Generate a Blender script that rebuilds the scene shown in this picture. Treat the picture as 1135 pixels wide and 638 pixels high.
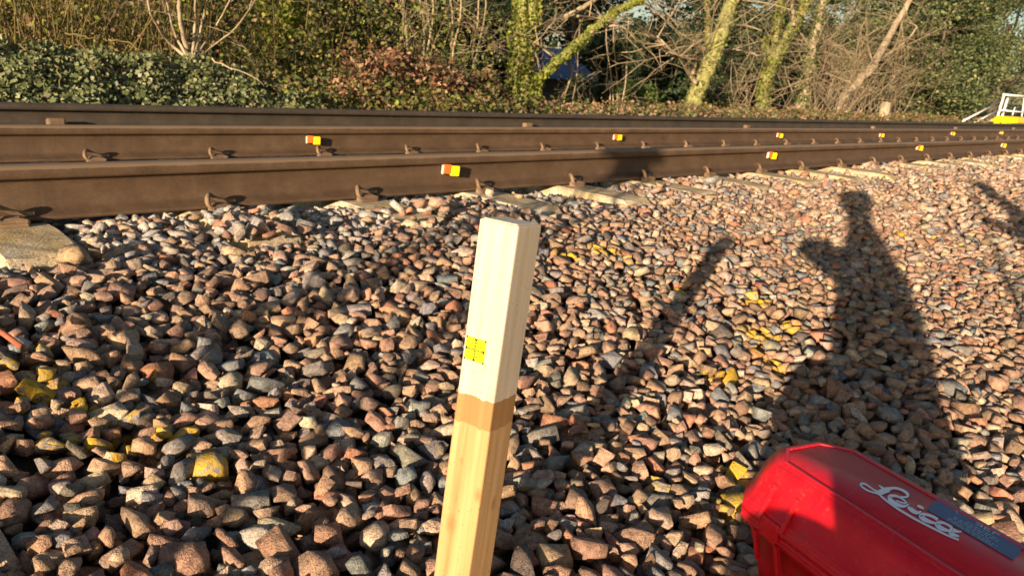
import bpy, bmesh, math, random
import numpy as np
from mathutils import Vector, Matrix, noise as mnoise

for o in list(bpy.data.objects): bpy.data.objects.remove(o, do_unlink=True)
scene = bpy.context.scene
COL = scene.collection
random.seed(7); RNG = np.random.default_rng(11)

# ------------------------------------------------------------------ camera
F, W0, H0 = 850.0, 1135.0, 638.0
YAW, PIT, ROL, HC, D1 = 0.7683, 0.2662, 0.063, 0.36, 2.865     # rail head top is z = 0
FW = np.array([math.sin(YAW)*math.cos(PIT), math.cos(YAW)*math.cos(PIT), -math.sin(PIT)])
rt = np.array([math.cos(YAW), -math.sin(YAW), 0.0]); up = np.cross(rt, FW)
RV = math.cos(ROL)*rt+math.sin(ROL)*up; UV = -math.sin(ROL)*rt+math.cos(ROL)*up
CP = np.array([0, 0, HC])
cd = bpy.data.cameras.new('camera'); cam = bpy.data.objects.new('camera', cd); COL.objects.link(cam)
cam.matrix_world = Matrix(((RV[0], UV[0], -FW[0], 0), (RV[1], UV[1], -FW[1], 0), (RV[2], UV[2], -FW[2], HC), (0, 0, 0, 1)))
cd.sensor_width = 36; cd.lens = F/W0*36; cd.clip_start = 0.02; cd.clip_end = 2000
cd.dof.use_dof = True; cd.dof.focus_distance = 1.55; cd.dof.aperture_fstop = 9
scene.camera = cam
# ------------------------------------------------------------------ sky, sun, exposure
SUN_DIR = np.array([0.9036, 0.3929, -0.1706])                    # the way the light travels
sun_el = math.asin(0.1706); sun_az = math.atan2(-SUN_DIR[0], -SUN_DIR[1])
world = bpy.data.worlds.new("World"); scene.world = world; world.use_nodes = True
wn = world.node_tree.nodes; wl = world.node_tree.links
sky = wn.new('ShaderNodeTexSky'); sky.sky_type = 'NISHITA'; sky.sun_disc = False
sky.sun_elevation = sun_el; sky.sun_rotation = sun_az; sky.air_density = 1.0; sky.dust_density = 1.2
wl.new(sky.outputs[0], wn['Background'].inputs[0]); wn['Background'].inputs[1].default_value = 0.06
sl = bpy.data.lights.new('sun', 'SUN'); sl.energy = 5.0; sl.angle = math.radians(0.53); sl.color = (1.0, 0.785, 0.56)
so = bpy.data.objects.new('sun', sl); COL.objects.link(so)
so.rotation_euler = Vector(SUN_DIR).to_track_quat('-Z', 'Y').to_euler(); so.location = (-6, -3, 6)
scene.view_settings.view_transform = 'Standard'; scene.view_settings.look = 'None'
scene.view_settings.gamma = 1; scene.view_settings.exposure = 1.2
scene.render.engine = 'CYCLES'
scene.render.resolution_x = 1024; scene.render.resolution_y = 575

# ------------------------------------------------------------------ pixel -> place helpers
def ray(px, py):
    d = FW+RV*(px-W0/2)/F-UV*(py-H0/2)/F
    return d/np.linalg.norm(d)
def at(px, py, Y):
    d = ray(px, py); return CP+d*(Y/d[1])
def on_z(px, py, z):
    d = ray(px, py); return CP+d*((z-HC)/d[2])
def smooth(a, b, x):
    t = np.clip((np.asarray(x, float)-a)/(b-a), 0, 1); return t*t*(3-2*t)
def bal_z(X, Y):                                              # top of the ballast
    z = np.interp(Y, [-3.2, -.1, .2, 2.0, 2.45, 9], [-.58, -.56, -.5, -.215, -.203, -.205])
    return z+.012*np.sin(X*2.3+Y*1.7)+.010*np.sin(X*4.1-Y*3.3+1)
def ter_z(X, Y):                                              # natural ground
    X = np.asarray(X, float); Y = np.asarray(Y, float)
    hb = .31*(1-smooth(2.6, 4.3, X-(Y-7)*.3))
    z = -.34+(hb+.26)*smooth(5.5, 7.3, Y)
    z = z+.05*np.maximum(Y-9, 0)*smooth(9, 14, Y)*smooth(400, 60, Y)*.6
    z = np.where(Y < 5.5, -.34-.5*smooth(5.5, 5.0, Y), z)
    z = np.where(Y < 4, -.84+.22*smooth(-.8, -1.3, Y), z)
    return z+.03*np.sin(X*1.3)*np.sin(Y*1.1)*smooth(5.6, 6.5, Y)
def on_ballast(px, py):
    d = ray(px, py); t = .3
    for _ in range(9000):
        P = CP+d*t
        if P[2] < bal_z(P[0], P[1]): return P
        t += .004
    return P

# ------------------------------------------------------------------ mesh helpers
def tag(o, label, cat, group=None, kind=None):
    if label: o['label'] = label
    if cat: o['category'] = cat
    if group: o['group'] = group
    if kind: o['kind'] = kind
    return o
def link(name, me, mat, parent=None):
    o = bpy.data.objects.new(name, me); COL.objects.link(o)
    if mat is not None:
        me.materials.clear(); me.materials.append(mat)
    if parent is not None: o.parent = parent
    return o
def empty(name, loc=(0, 0, 0)):
    o = bpy.data.objects.new(name, None); o.empty_display_size = .05; COL.objects.link(o); o.location = loc; return o
def bm_obj(name, bm, mat, parent=None, smooth_=False):
    me = bpy.data.meshes.new(name); bm.to_mesh(me); bm.free()
    if smooth_:
        for p in me.polygons: p.use_smooth = True
    return link(name, me, mat, parent)
def np_mesh(name, V, T, col=None, extra=None, smooth_=False):
    """triangles only"""
    V = np.asarray(V, np.float32); T = np.asarray(T, np.int32)
    me = bpy.data.meshes.new(name)
    me.vertices.add(len(V)); me.vertices.foreach_set('co', V.ravel())
    me.loops.add(T.size); me.loops.foreach_set('vertex_index', T.ravel())
    me.polygons.add(len(T)); me.polygons.foreach_set('loop_start', np.arange(0, T.size, 3, dtype=np.int32))
    if smooth_: me.polygons.foreach_set('use_smooth', np.ones(len(T), bool))
    me.update(calc_edges=True)
    if col is not None:
        a = me.attributes.new('col', 'FLOAT_COLOR', 'POINT')
        c = np.ones((len(V), 4), np.float32); c[:, :3] = col; a.data.foreach_set('color', c.ravel())
    if extra is not None:
        a = me.attributes.new('paint', 'FLOAT', 'POINT'); a.data.foreach_set('value', np.asarray(extra, np.float32))
    return me
def box_bm(x0, x1, y0, y1, z0, z1, bev=0, seg=1):
    bm = bmesh.new(); bmesh.ops.create_cube(bm, size=1)
    for v in bm.verts: v.co = Vector(((x0+x1)/2+v.co.x*(x1-x0), (y0+y1)/2+v.co.y*(y1-y0), (z0+z1)/2+v.co.z*(z1-z0)))
    if bev: bmesh.ops.bevel(bm, geom=bm.edges[:], offset=bev, segments=seg, affect='EDGES', profile=.5)
    return bm
def add_box(bm, x0, x1, y0, y1, z0, z1, bev=0, seg=1):
    b = box_bm(x0, x1, y0, y1, z0, z1, bev, seg); me = bpy.data.meshes.new('tmp'); b.to_mesh(me); b.free()
    bm.from_mesh(me); bpy.data.meshes.remove(me)
class Tubes:
    """tapered tubes along polylines, joined in one mesh"""
    def __init__(s): s.V = []; s.T = []; s.n = 0
    def add(s, pts, rad, sides=6, cap=True):
        P = np.asarray(pts, float); n = len(P)
        R = np.interp(np.linspace(0, 1, n), np.linspace(0, 1, len(rad)), rad) if np.ndim(rad) else np.full(n, rad)
        d = np.gradient(P, axis=0); d /= (np.linalg.norm(d, axis=1)[:, None]+1e-9)
        ref = np.array([0.31, 0.2, 0.93]) if abs(d[0] @ np.array([0.31, 0.2, 0.93])) < .9 else np.array([1., 0, 0])
        u = np.cross(d, ref); u /= (np.linalg.norm(u, axis=1)[:, None]+1e-9); v = np.cross(d, u)
        a = np.linspace(0, 2*math.pi, sides, endpoint=False)
        ring = P[:, None]+R[:, None, None]*(np.cos(a)[None, :, None]*u[:, None]+np.sin(a)[None, :, None]*v[:, None])
        V = ring.reshape(-1, 3); b = s.n
        i = np.arange(n-1)[:, None]*sides; j = np.arange(sides)[None]; k = (j+1) % sides
        q = np.stack([i+j, i+k, i+sides+k, i+sides+j], -1).reshape(-1, 4)
        T = np.concatenate([q[:, [0, 1, 2]], q[:, [0, 2, 3]]])
        if cap:
            V = np.concatenate([V, P[:1], P[-1:]]); c0 = n*sides; c1 = c0+1; L = (n-1)*sides
            T = np.concatenate([T, np.stack([np.full(sides, c0), k[0], j[0]], -1), np.stack([np.full(sides, c1), L+j[0], L+k[0]], -1)])
        s.V.append(V); s.T.append(T+b); s.n += len(V)
    def obj(s, name, mat, parent=None, smooth_=True):
        return link(name, np_mesh(name, np.concatenate(s.V), np.concatenate(s.T), smooth_=smooth_), mat, parent)

# ------------------------------------------------------------------ materials
def new_mat(name, rough=.8, spec=.3):
    m = bpy.data.materials.new(name); m.use_nodes = True
    nt = m.node_tree; b = nt.nodes['Principled BSDF']; b.inputs['Roughness'].default_value = rough
    b.inputs['Specular IOR Level'].default_value = spec
    return m, nt, b
def N(nt, t, **kw):
    n = nt.nodes.new(t)
    for k, v in kw.items(): setattr(n, k, v)
    return n
def noise_n(nt, vec, scale, detail=3, rough=.55):
    n = N(nt, 'ShaderNodeTexNoise'); n.inputs['Scale'].default_value = scale
    n.inputs['Detail'].default_value = detail; n.inputs['Roughness'].default_value = rough
    if vec is not None: nt.links.new(vec, n.inputs['Vector'])
    return n.outputs['Fac']
def ramp(nt, fac, stops):
    r = N(nt, 'ShaderNodeValToRGB'); e = r.color_ramp.elements
    while len(e) < len(stops): e.new(.5)
    for k, (p, c) in enumerate(stops):
        e[k].position = p; e[k].color = (*c, 1) if len(c) == 3 else c
    nt.links.new(fac, r.inputs[0]); return r.outputs[0]
def mixc(nt, fac, a, b, mode='MIX'):
    n = N(nt, 'ShaderNodeMix', data_type='RGBA', blend_type=mode)
    for s, v in ((0, fac), (6, a), (7, b)):
        if hasattr(v, 'is_linked') or isinstance(v, bpy.types.NodeSocket): nt.links.new(v, n.inputs[s])
        elif s == 0: n.inputs[0].default_value = v
        else: n.inputs[s].default_value = (*v, 1)
    return n.outputs[2]
def math_n(nt, op, a, b=None, clamp=False):
    n = N(nt, 'ShaderNodeMath', operation=op, use_clamp=clamp)
    for k, v in enumerate((a, b)):
        if v is None: continue
        if isinstance(v, bpy.types.NodeSocket): nt.links.new(v, n.inputs[k])
        else: n.inputs[k].default_value = v
    return n.outputs[0]
def bump(nt, b, h, strength, dist):
    n = N(nt, 'ShaderNodeBump'); n.inputs['Strength'].default_value = strength; n.inputs['Distance'].default_value = dist
    nt.links.new(h, n.inputs['Height']); nt.links.new(n.outputs[0], b.inputs['Normal'])
def pos(nt): return N(nt, 'ShaderNodeNewGeometry').outputs['Position']
def obco(nt): return N(nt, 'ShaderNodeTexCoord').outputs['Object']
def scaled(nt, vec, s):
    n = N(nt, 'ShaderNodeMapping'); n.inputs['Scale'].default_value = s; nt.links.new(vec, n.inputs[0]); return n.outputs[0]

def stone_mat():
    m, nt, b = new_mat('ballast_stone', .78, .35)
    a = N(nt, 'ShaderNodeAttribute', attribute_name='col').outputs['Color']
    p = N(nt, 'ShaderNodeAttribute', attribute_name='paint').outputs['Fac']
    P = pos(nt)
    fine = noise_n(nt, P, 420, 2, .7); mid = noise_n(nt, P, 70, 4, .65); big = noise_n(nt, P, 22, 2)
    c = mixc(nt, 1.0, a, ramp(nt, fine, [(.30, (.48, .46, .45)), (.5, (1, 1, 1)), (.68, (1.5, 1.45, 1.38))]), 'MULTIPLY')
    c = mixc(nt, 1.0, c, ramp(nt, mid, [(.30, (.50, .47, .45)), (.5, (1, 1, 1)), (.7, (1.35, 1.28, 1.18))]), 'MULTIPLY')
    dust = math_n(nt, 'MULTIPLY', ramp(nt, big, [(.5, (0, 0, 0)), (.7, (1, 1, 1))]), .35)
    c = mixc(nt, dust, c, (.36, .24, .15))
    f = math_n(nt, 'SUBTRACT', math_n(nt, 'ADD', p, noise_n(nt, P, 60, 4, .75)), .93)
    f = math_n(nt, 'MULTIPLY', f, 9.0, True)
    c = mixc(nt, math_n(nt, 'MULTIPLY', f, .88), c, (.66, .40, .015))
    nt.links.new(c, b.inputs['Base Color'])
    bump(nt, b, math_n(nt, 'ADD', math_n(nt, 'MULTIPLY', mid, 1.0), math_n(nt, 'MULTIPLY', fine, .45)), 1.0, .009)
    return m
def soil_mat(name, stops, sc=6, bs=.6, bd=.02):
    m, nt, b = new_mat(name, .95, .1); P = pos(nt)
    n = noise_n(nt, P, sc, 6, .65); nt.links.new(ramp(nt, n, stops), b.inputs['Base Color'])
    bump(nt, b, noise_n(nt, P, sc*6, 4), bs, bd); return m
def rust_mat(name, dark, mid, light, rough=.75, top_col=None):
    m, nt, b = new_mat(name, rough, .35); P = pos(nt)
    n = noise_n(nt, scaled(nt, P, (1, 1, 1.3)), 7, 8, .72)
    f = noise_n(nt, P, 160, 3, .7)
    c = ramp(nt, n, [(.28, dark), (.5, mid), (.74, light)])
    c = mixc(nt, 1.0, c, ramp(nt, f, [(.3, (.82, .8, .78)), (.7, (1.18, 1.16, 1.12))]), 'MULTIPLY')
    st = noise_n(nt, scaled(nt, P, (7, 1, .5)), 4.5, 5, .65)
    c = mixc(nt, math_n(nt, 'MULTIPLY', ramp(nt, st, [(.52, (0, 0, 0)), (.72, (1, 1, 1))]), .3), c, light)
    if top_col:  # lighter tan mixed in at the top of the rail head, by height
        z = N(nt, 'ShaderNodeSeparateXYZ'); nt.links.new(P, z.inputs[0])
        c = mixc(nt, math_n(nt, 'MULTIPLY', math_n(nt, 'GREATER_THAN', math_n(nt, 'ADD', z.outputs[2], math_n(nt, 'MULTIPLY', n, .012)), -.008), .75), c, top_col)
    nt.links.new(c, b.inputs['Base Color']); bump(nt, b, f, .35, .0015); return m
def leaf_mat(name, trans=.35, rough=.55, spec=.3):
    m, nt, b = new_mat(name, rough, spec)
    a = N(nt, 'ShaderNodeAttribute', attribute_name='col').outputs['Color']
    nt.links.new(a, b.inputs['Base Color'])
    t = N(nt, 'ShaderNodeBsdfTranslucent'); nt.links.new(a, t.inputs[0])
    mx = N(nt, 'ShaderNodeMixShader'); mx.inputs[0].default_value = trans
    nt.links.new(b.outputs[0], mx.inputs[1]); nt.links.new(t.outputs[0], mx.inputs[2])
    nt.links.new(mx.outputs[0], nt.nodes['Material Output'].inputs[0]); return m
def bark_mat(name, a, b_, c_, sc=14):
    m, nt, b = new_mat(name, .9, .15); P = pos(nt)
    n = noise_n(nt, scaled(nt, P, (1, 1, .35)), sc, 5, .65)
    nt.links.new(ramp(nt, n, [(.3, a), (.52, b_), (.72, c_)]), b.inputs['Base Color'])
    bump(nt, b, n, .7, .02); return m
def plain(name, col, rough=.5, spec=.4, var=.12, sc=60, bmp=0):
    m, nt, b = new_mat(name, rough, spec); P = pos(nt)
    n = noise_n(nt, P, sc, 4, .6)
    lo = tuple(max(0, x*(1-var)) for x in col); hi = tuple(min(1, x*(1+var)) for x in col)
    nt.links.new(ramp(nt, n, [(.3, lo), (.7, hi)]), b.inputs['Base Color'])
    if bmp: bump(nt, b, n, .4, bmp)
    return m
def concrete_mat():
    m, nt, b = new_mat('sleeper_concrete', .9, .2); P = pos(nt)
    n = noise_n(nt, P, 9, 5, .6); f = noise_n(nt, P, 130, 3, .7); y = noise_n(nt, P, 4.2, 4, .6)
    c = ramp(nt, n, [(.3, (.24, .185, .12)), (.46, (.43, .345, .23)), (.60, (.56, .46, .32)), (.74, (.66, .63, .56))])
    c = mixc(nt, math_n(nt, 'MULTIPLY', ramp(nt, y, [(.45, (0, 0, 0)), (.65, (1, 1, 1))]), .55), c, (.52, .36, .12))
    c = mixc(nt, 1.0, c, ramp(nt, f, [(.36, (.45, .40, .34)), (.48, (1, 1, 1)), (.7, (1.08, 1.08, 1.05))]), 'MULTIPLY')
    nt.links.new(c, b.inputs['Base Color'])
    bump(nt, b, math_n(nt, 'ADD', f, math_n(nt, 'MULTIPLY', n, 1.5)), .6, .006); return m
def wood_mat():
    m, nt, b = new_mat('post_timber', .72, .25); O = obco(nt)
    sep = N(nt, 'ShaderNodeSeparateXYZ'); nt.links.new(O, sep.inputs[0]); z = sep.outputs['Z']
    g = noise_n(nt, scaled(nt, O, (60, 60, 2.2)), 1.0, 5, .6); g2 = noise_n(nt, scaled(nt, O, (14, 14, 1.1)), 1.0, 3, .5)
    spk = noise_n(nt, O, 190, 2, .6)
    low = ramp(nt, g, [(.3, (.28, .155, .06)), (.5, (.42, .255, .112)), (.7, (.51, .34, .17))])
    low = mixc(nt, math_n(nt, 'MULTIPLY', g2, .4), low, (.45, .25, .09))
    band = ramp(nt, g, [(.3, (.25, .13, .044)), (.7, (.35, .195, .075))])
    top = ramp(nt, g, [(.25, (.33, .25, .155)), (.42, (.47, .39, .28)), (.6, (.54, .465, .355)), (.75, (.46, .355, .22))])
    top = mixc(nt, math_n(nt, 'MULTIPLY', ramp(nt, g2, [(.45, (0, 0, 0)), (.7, (1, 1, 1))]), .45), top, (.44, .32, .17))
    sk = ramp(nt, spk, [(.25, (.66, .55, .42)), (.36, (1, 1, 1))])
    wob = math_n(nt, 'MULTIPLY', math_n(nt, 'SUBTRACT', g, .5), .016)
    zz = math_n(nt, 'ADD', z, wob)
    f1 = math_n(nt, 'GREATER_THAN', zz, Z_BAND0); f2 = math_n(nt, 'GREATER_THAN', zz, Z_BAND1)
    c = mixc(nt, f1, low, band); c = mixc(nt, f2, c, top); c = mixc(nt, 1.0, c, sk, 'MULTIPLY')
    # two knots
    for (kx, ky, kz, kr) in ((-.012, -.033, .215, .012), (.027, -.032, .275, .008), (-.008, -.033, .315, .005), (.010, -.033, .46, .004), (.033, .008, .25, .009)):
        d = N(nt, 'ShaderNodeVectorMath', operation='DISTANCE')
        nt.links.new(scaled(nt, O, (1, 1, .55)), d.inputs[0]); d.inputs[1].default_value = (kx, ky, kz*.55)
        k = math_n(nt, 'SUBTRACT', 1.0, math_n(nt, 'DIVIDE', d.outputs['Value'], kr), True)
        c = mixc(nt, math_n(nt, 'MULTIPLY', k, .9, True), c, (.26, .12, .04))
    nt.links.new(c, b.inputs['Base Color']); bump(nt, b, g, .3, .0015); return m

Z_BAND0, Z_BAND1 = .372, .414
M = {}
M['stone'] = stone_mat()
M['bed'] = soil_mat('ballast_fines', [(.3, (.05, .04, .035)), (.7, (.12, .09, .07))], 40, .8, .01)
M['soil'] = soil_mat('woodland_litter', [(.3, (.035, .028, .015)), (.5, (.085, .06, .032)), (.66, (.06, .075, .025)), (.8, (.13, .09, .05))], 3)
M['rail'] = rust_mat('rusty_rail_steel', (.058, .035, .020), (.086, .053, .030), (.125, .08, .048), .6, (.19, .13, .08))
M['crail'] = rust_mat('dark_conductor_rail_steel', (.035, .027, .020), (.052, .041, .031), (.08, .06, .042), .55)
M['clip'] = rust_mat('rusty_clip_steel', (.10, .062, .036), (.165, .105, .062), (.25, .17, .105), .7)
M['concrete'] = concrete_mat()
M['pot'] = plain('insulator_porcelain', (.30, .24, .17), .4)
M['leaf'] = leaf_mat('leaf'); M['ivy'] = leaf_mat('ivy_leaf', .12, .5, .35); M['dry'] = leaf_mat('dry_leaf', .25, .8, .1)
M['bark_green'] = bark_mat('mossy_bark', (.11, .10, .04), (.26, .25, .09), (.38, .36, .16))
M['bark_pale'] = bark_mat('pale_bark', (.20, .15, .09), (.35, .275, .18), (.47, .39, .27))
M['bark_dark'] = bark_mat('dark_bark', (.05, .04, .03), (.10, .08, .055), (.16, .13, .09))
M['twig'] = bark_mat('twig_bark', (.17, .13, .08), (.29, .225, .14), (.42, .33, .21), 5)
M['stalk'] = bark_mat('dead_stalk', (.09, .065, .022), (.17, .13, .05), (.28, .22, .10), 3)

# ------------------------------------------------------------------ setting: ground sheet
def build_ground():
    xs = np.concatenate([np.linspace(-500, -6, 14), np.linspace(-5, 34, 140), np.linspace(36, 600, 20)])
    ys = np.concatenate([np.linspace(-400, -4, 12), np.linspace(-3.6, 16, 90), np.linspace(17, 600, 22)])
    X, Y = np.meshgrid(xs, ys, indexing='ij'); Z = ter_z(X, Y)
    V = np.stack([X, Y, Z], -1).reshape(-1, 3); nx, ny = X.shape
    i = np.arange(nx-1)[:, None]*ny+np.arange(ny-1)[None]; q = np.stack([i, i+ny, i+ny+1, i+1], -1).reshape(-1, 4)
    T = np.concatenate([q[:, [0, 1, 2]], q[:, [0, 2, 3]]])
    o = link('ground', np_mesh('ground', V, T, smooth_=True), M['soil']); o['kind'] = 'structure'
build_ground()

# ------------------------------------------------------------------ the track
SX0, SP = .493, .65
Y1, Y2, YC = D1, D1+1.505, 4.825
RX0, RX1 = -4.0, 75.0
def rail_profile(h=.172, hw=.036, fw=.075):
    half = [(0, 0), (.024, -.0006), (.032, -.004), (hw, -.013), (hw+.0005, -.038), (hw-.003, -.0445), (.0135, -.0475), (.0088, -.062),
            (.0083, -.085), (.0088, -.115), (.013, -.134), (.030, -.146), (fw-.004, -.1585), (fw, -.162), (fw, -h)]
    return [(-x, z) for x, z in half[::-1]]+half[1:]
def make_rail(name, y, ztop, prof, mat, label):
    n = 60; xs = np.linspace(RX0, RX1, n); m = len(prof); V = []; T = []
    for x in xs: V += [(x, y+p[0], ztop+p[1]) for p in prof]
    for i in range(n-1):
        for j in range(m):
            k = (j+1) % m; a, b, c, d = i*m+j, i*m+k, (i+1)*m+k, (i+1)*m+j
            T += [(a, c, b), (a, d, c)]
    for j in range(1, m-1): T += [(0, j, j+1), ((n-1)*m, (n-1)*m+j+1, (n-1)*m+j)]
    me = np_mesh(name, V, T, smooth_=False)
    return tag(link(name, me, mat), label, 'rail')
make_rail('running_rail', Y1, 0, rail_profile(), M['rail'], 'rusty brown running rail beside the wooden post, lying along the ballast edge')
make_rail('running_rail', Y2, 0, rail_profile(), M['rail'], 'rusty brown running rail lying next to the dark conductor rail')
cprof = [(x*1.05, z*.80) for x, z in rail_profile(.172, .040, .068)]
make_rail('conductor_rail', YC, .078, cprof, M['crail'], 'dark raised conductor rail between the track and the undergrowth')

def sleeper_mesh():
    L = 1.31; yc = (Y1+Y2)/2
    st = [(-L, .098, .125, -.225), (-L+.055, .106, .135, -.186), (-L+.30, .113, .142, -.181), (-.95, .115, .145, -.179), (-.55, .115, .145, -.179), (-.40, .095, .125, -.200),
          (.40, .095, .125, -.200), (.55, .115, .145, -.179), (.95, .115, .145, -.179), (L-.30, .113, .142, -.181), (L-.055, .106, .135, -.186), (L, .098, .125, -.225)]
    bm = bmesh.new(); rings = []
    for y, tw, bw, z in st:
        rings.append([bm.verts.new((x, yc+y, zz)) for x, zz in ((-bw, -.40), (-tw-.012, z-.035), (-tw, z-.010), (-tw+.012, z), (tw-.012, z), (tw, z-.010), (tw+.012, z-.035), (bw, -.40))])
    for a, b in zip(rings, rings[1:]):
        for j in range(8): bm.faces.new((a[j], a[(j+1) % 8], b[(j+1) % 8], b[j]))
    bm.faces.new(rings[0][::-1]); bm.faces.new(rings[-1])
    bmesh.ops.recalc_face_normals(bm, faces=bm.faces[:])
    bmesh.ops.triangulate(bm, faces=bm.faces[:])
    bmesh.ops.subdivide_edges(bm, edges=[e for e in bm.edges if e.calc_length() > .07], cuts=2, use_grid_fill=True)
    for v in bm.verts:
        k = mnoise.noise(v.co*9)*.010+mnoise.noise(v.co*31)*.006
        v.co += Vector((k*.6, k*1.2 if abs(v.co.y-yc) > 1.15 else 0, k*.5))
    me = bpy.data.meshes.new('sleeper'); bm.to_mesh(me); bm.free(); return me
def clip_mesh():
    """elastic rail clip, outer side of a rail at y=0 (rail towards +y)"""
    t = Tubes()
    key = [(.055, -.052, .024), (.0, -.052, .024), (-.045, -.055, .027), (-.066, -.056, .045), (-.066, -.048, .066), (-.054, -.030, .080), (-.036, -.008, .080),
           (-.016, .008, .067), (.012, .014, .052), (.040, .016, .043), (.072, .013, .039), (.088, .009, .041)]
    K = np.array(key); s = np.linspace(0, len(K)-1, 40)
    i = np.clip(s.astype(int), 0, len(K)-2); f = (s-i)[:, None]
    P0 = K[np.clip(i-1, 0, None)]; Pa = K[i]; Pb = K[i+1]; P3 = K[np.clip(i+2, None, len(K)-1)]
    P = .5*(2*Pa+(Pb-P0)*f+(2*P0-5*Pa+4*Pb-P3)*f**2+(3*Pa-P0-3*Pb+P3)*f**3)
    t.add(P, .0108, 8)
    return np_mesh('clip', np.concatenate(t.V), np.concatenate(t.T), smooth_=True)
def shoulder_mesh():
    bm = bmesh.new()
    pr = [(-.055, 0), (-.050, .030), (-.030, .046), (.030, .046), (.048, .036), (.055, 0)]
    a = [bm.verts.new((x, -.060, z*.8)) for x, z in pr]; b = [bm.verts.new((x, -.016, z)) for x, z in pr]
    for j in range(6): bm.faces.new((a[j], a[(j+1) % 6], b[(j+1) % 6], b[j]))
    bm.faces.new(a[::-1]); bm.faces.new(b); bmesh.ops.recalc_face_normals(bm, faces=bm.faces[:])
    bmesh.ops.bevel(bm, geom=bm.edges[:], offset=.005, segments=2, affect='EDGES')
    me = bpy.data.meshes.new('shoulder'); bm.to_mesh(me); bm.free(); return me
SLM, CLM, SHM = sleeper_mesh(), clip_mesh(), shoulder_mesh()
for m_, k in ((SLM, 'concrete'), (CLM, 'clip'), (SHM, 'clip')): m_.materials.append(M[k])
SLEEPERS = list(range(-2, 34))
for n in SLEEPERS:
    x = SX0+n*SP+ (0.012*math.sin(n*2.1))
    root = empty('sleeper', (x, 0, 0)); root.rotation_euler.z = 0
    if n == 0: tag(root, 'pale concrete sleeper with its end fully bare of ballast', 'sleeper')
    elif n == 1: tag(root, 'concrete sleeper nearly buried, a rusty steel offcut lying by its clip', 'sleeper', 'concrete sleepers of the track')
    else: tag(root, 'concrete sleeper half buried in the ballast under the rails', 'sleeper', 'concrete sleepers of the track')
    b = link('concrete_body', SLM, None, root)
    for yr in (Y1, Y2):
        for sd in (-1, 1):
            if n > 22 and not (sd == -1): continue
            c = link('rail_clip', CLM, None, root); h = link('shoulder', SHM, None, root)
            for q in (c, h):
                q.location = (0, yr+sd*.072, -.181)
                q.rotation_euler.z = 0 if sd == -1 else math.pi
                q.scale = (.82, .92, .78)
# conductor rail insulators
for k in range(9):
    x = 1.10+k*3.55
    r = empty('insulator', (x, YC, -.20)); tag(r, 'squat brown insulator pot with a clamp holding up the conductor rail', 'insulator', 'insulators under the conductor rail')
    t = Tubes(); t.add([(0, 0, -.06), (0, 0, -.02), (0, 0, .0), (0, 0, .06), (0, 0, .075), (0, 0, .125)], [.075, .085, .085, .06, .075, .055], 14)
    t.obj('pot', M['pot'], r)
    bm_obj('clamp', box_bm(-.045, .045, -.105, -.055, .12, .205, .012, 2), M['clip'], r); bm_obj('clamp', box_bm(-.045, .045, .055, .105, .12, .19, .012, 2), M['clip'], r)

# ------------------------------------------------------------------ ballast
def stone_protos(n):
    out = []
    for k in range(n):
        bm = bmesh.new(); bmesh.ops.create_cube(bm, size=2)
        dims = Vector((random.uniform(.95, 1.2), random.uniform(.62, .95), random.uniform(.42, .8)))
        for _ in range(random.randint(6, 9)):
            d = Vector((random.gauss(0, 1), random.gauss(0, 1), random.gauss(0, 1))).normalized()
            off = random.uniform(.48, .92)
            g = bm.verts[:]+bm.edges[:]+bm.faces[:]
            r = bmesh.ops.bisect_plane(bm, geom=g, plane_co=d*off, plane_no=d, clear_outer=True)
            ed = [e for e in r['geom_cut'] if isinstance(e, bmesh.types.BMEdge)]
            if len(ed) > 2: bmesh.ops.edgenet_fill(bm, edges=ed)
        for v in bm.verts: v.co = Vector((v.co.x*dims.x, v.co.y*dims.y, v.co.z*dims.z))
        bmesh.ops.remove_doubles(bm, verts=bm.verts[:], dist=.12)
        pts = [v.co.copy() for v in bm.verts]; bm.free()
        lods = []
        for lod in (0, 1, 2):
            bm = bmesh.new(); vs = [bm.verts.new(p) for p in pts]
            r = bmesh.ops.convex_hull(bm, input=vs)
            bmesh.ops.delete(bm, geom=[g for g in set(r['geom_interior']+r['geom_unused']) if isinstance(g, bmesh.types.BMVert)], context='VERTS')
            if lod == 2:
                planes = [(f.normal.copy(), f.calc_center_median().copy()) for f in bm.faces]
            else:
                bmesh.ops.dissolve_limit(bm, angle_limit=.14, verts=bm.verts[:], edges=bm.edges[:])
                bmesh.ops.bevel(bm, geom=bm.edges[:], offset=.038 if lod == 0 else .035, segments=2 if lod == 0 else 1, affect='EDGES', clamp_overlap=True)
                if lod == 0:
                    sd = Vector((k*3.1, k*1.7, 0))
                    bmesh.ops.triangulate(bm, faces=bm.faces[:])
                    for v in bm.verts: v.co *= 1+.05*mnoise.noise(v.co*2.2+sd)+.035*mnoise.noise(v.co*6+sd)
            bmesh.ops.triangulate(bm, faces=bm.faces[:]); bm.verts.index_update()
            V = np.array([v.co[:] for v in bm.verts]); T = np.array([[v.index for v in f.verts] for f in bm.faces]); bm.free()
            lods.append((V, T))
        pl = (np.array([p[0][:] for p in planes]), np.array([p[1][:] for p in planes]))
        out.append((lods, pl))
    return out
def rot(ax, an): return np.array(Matrix.Rotation(an, 3, ax))
CELL = .008
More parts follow.
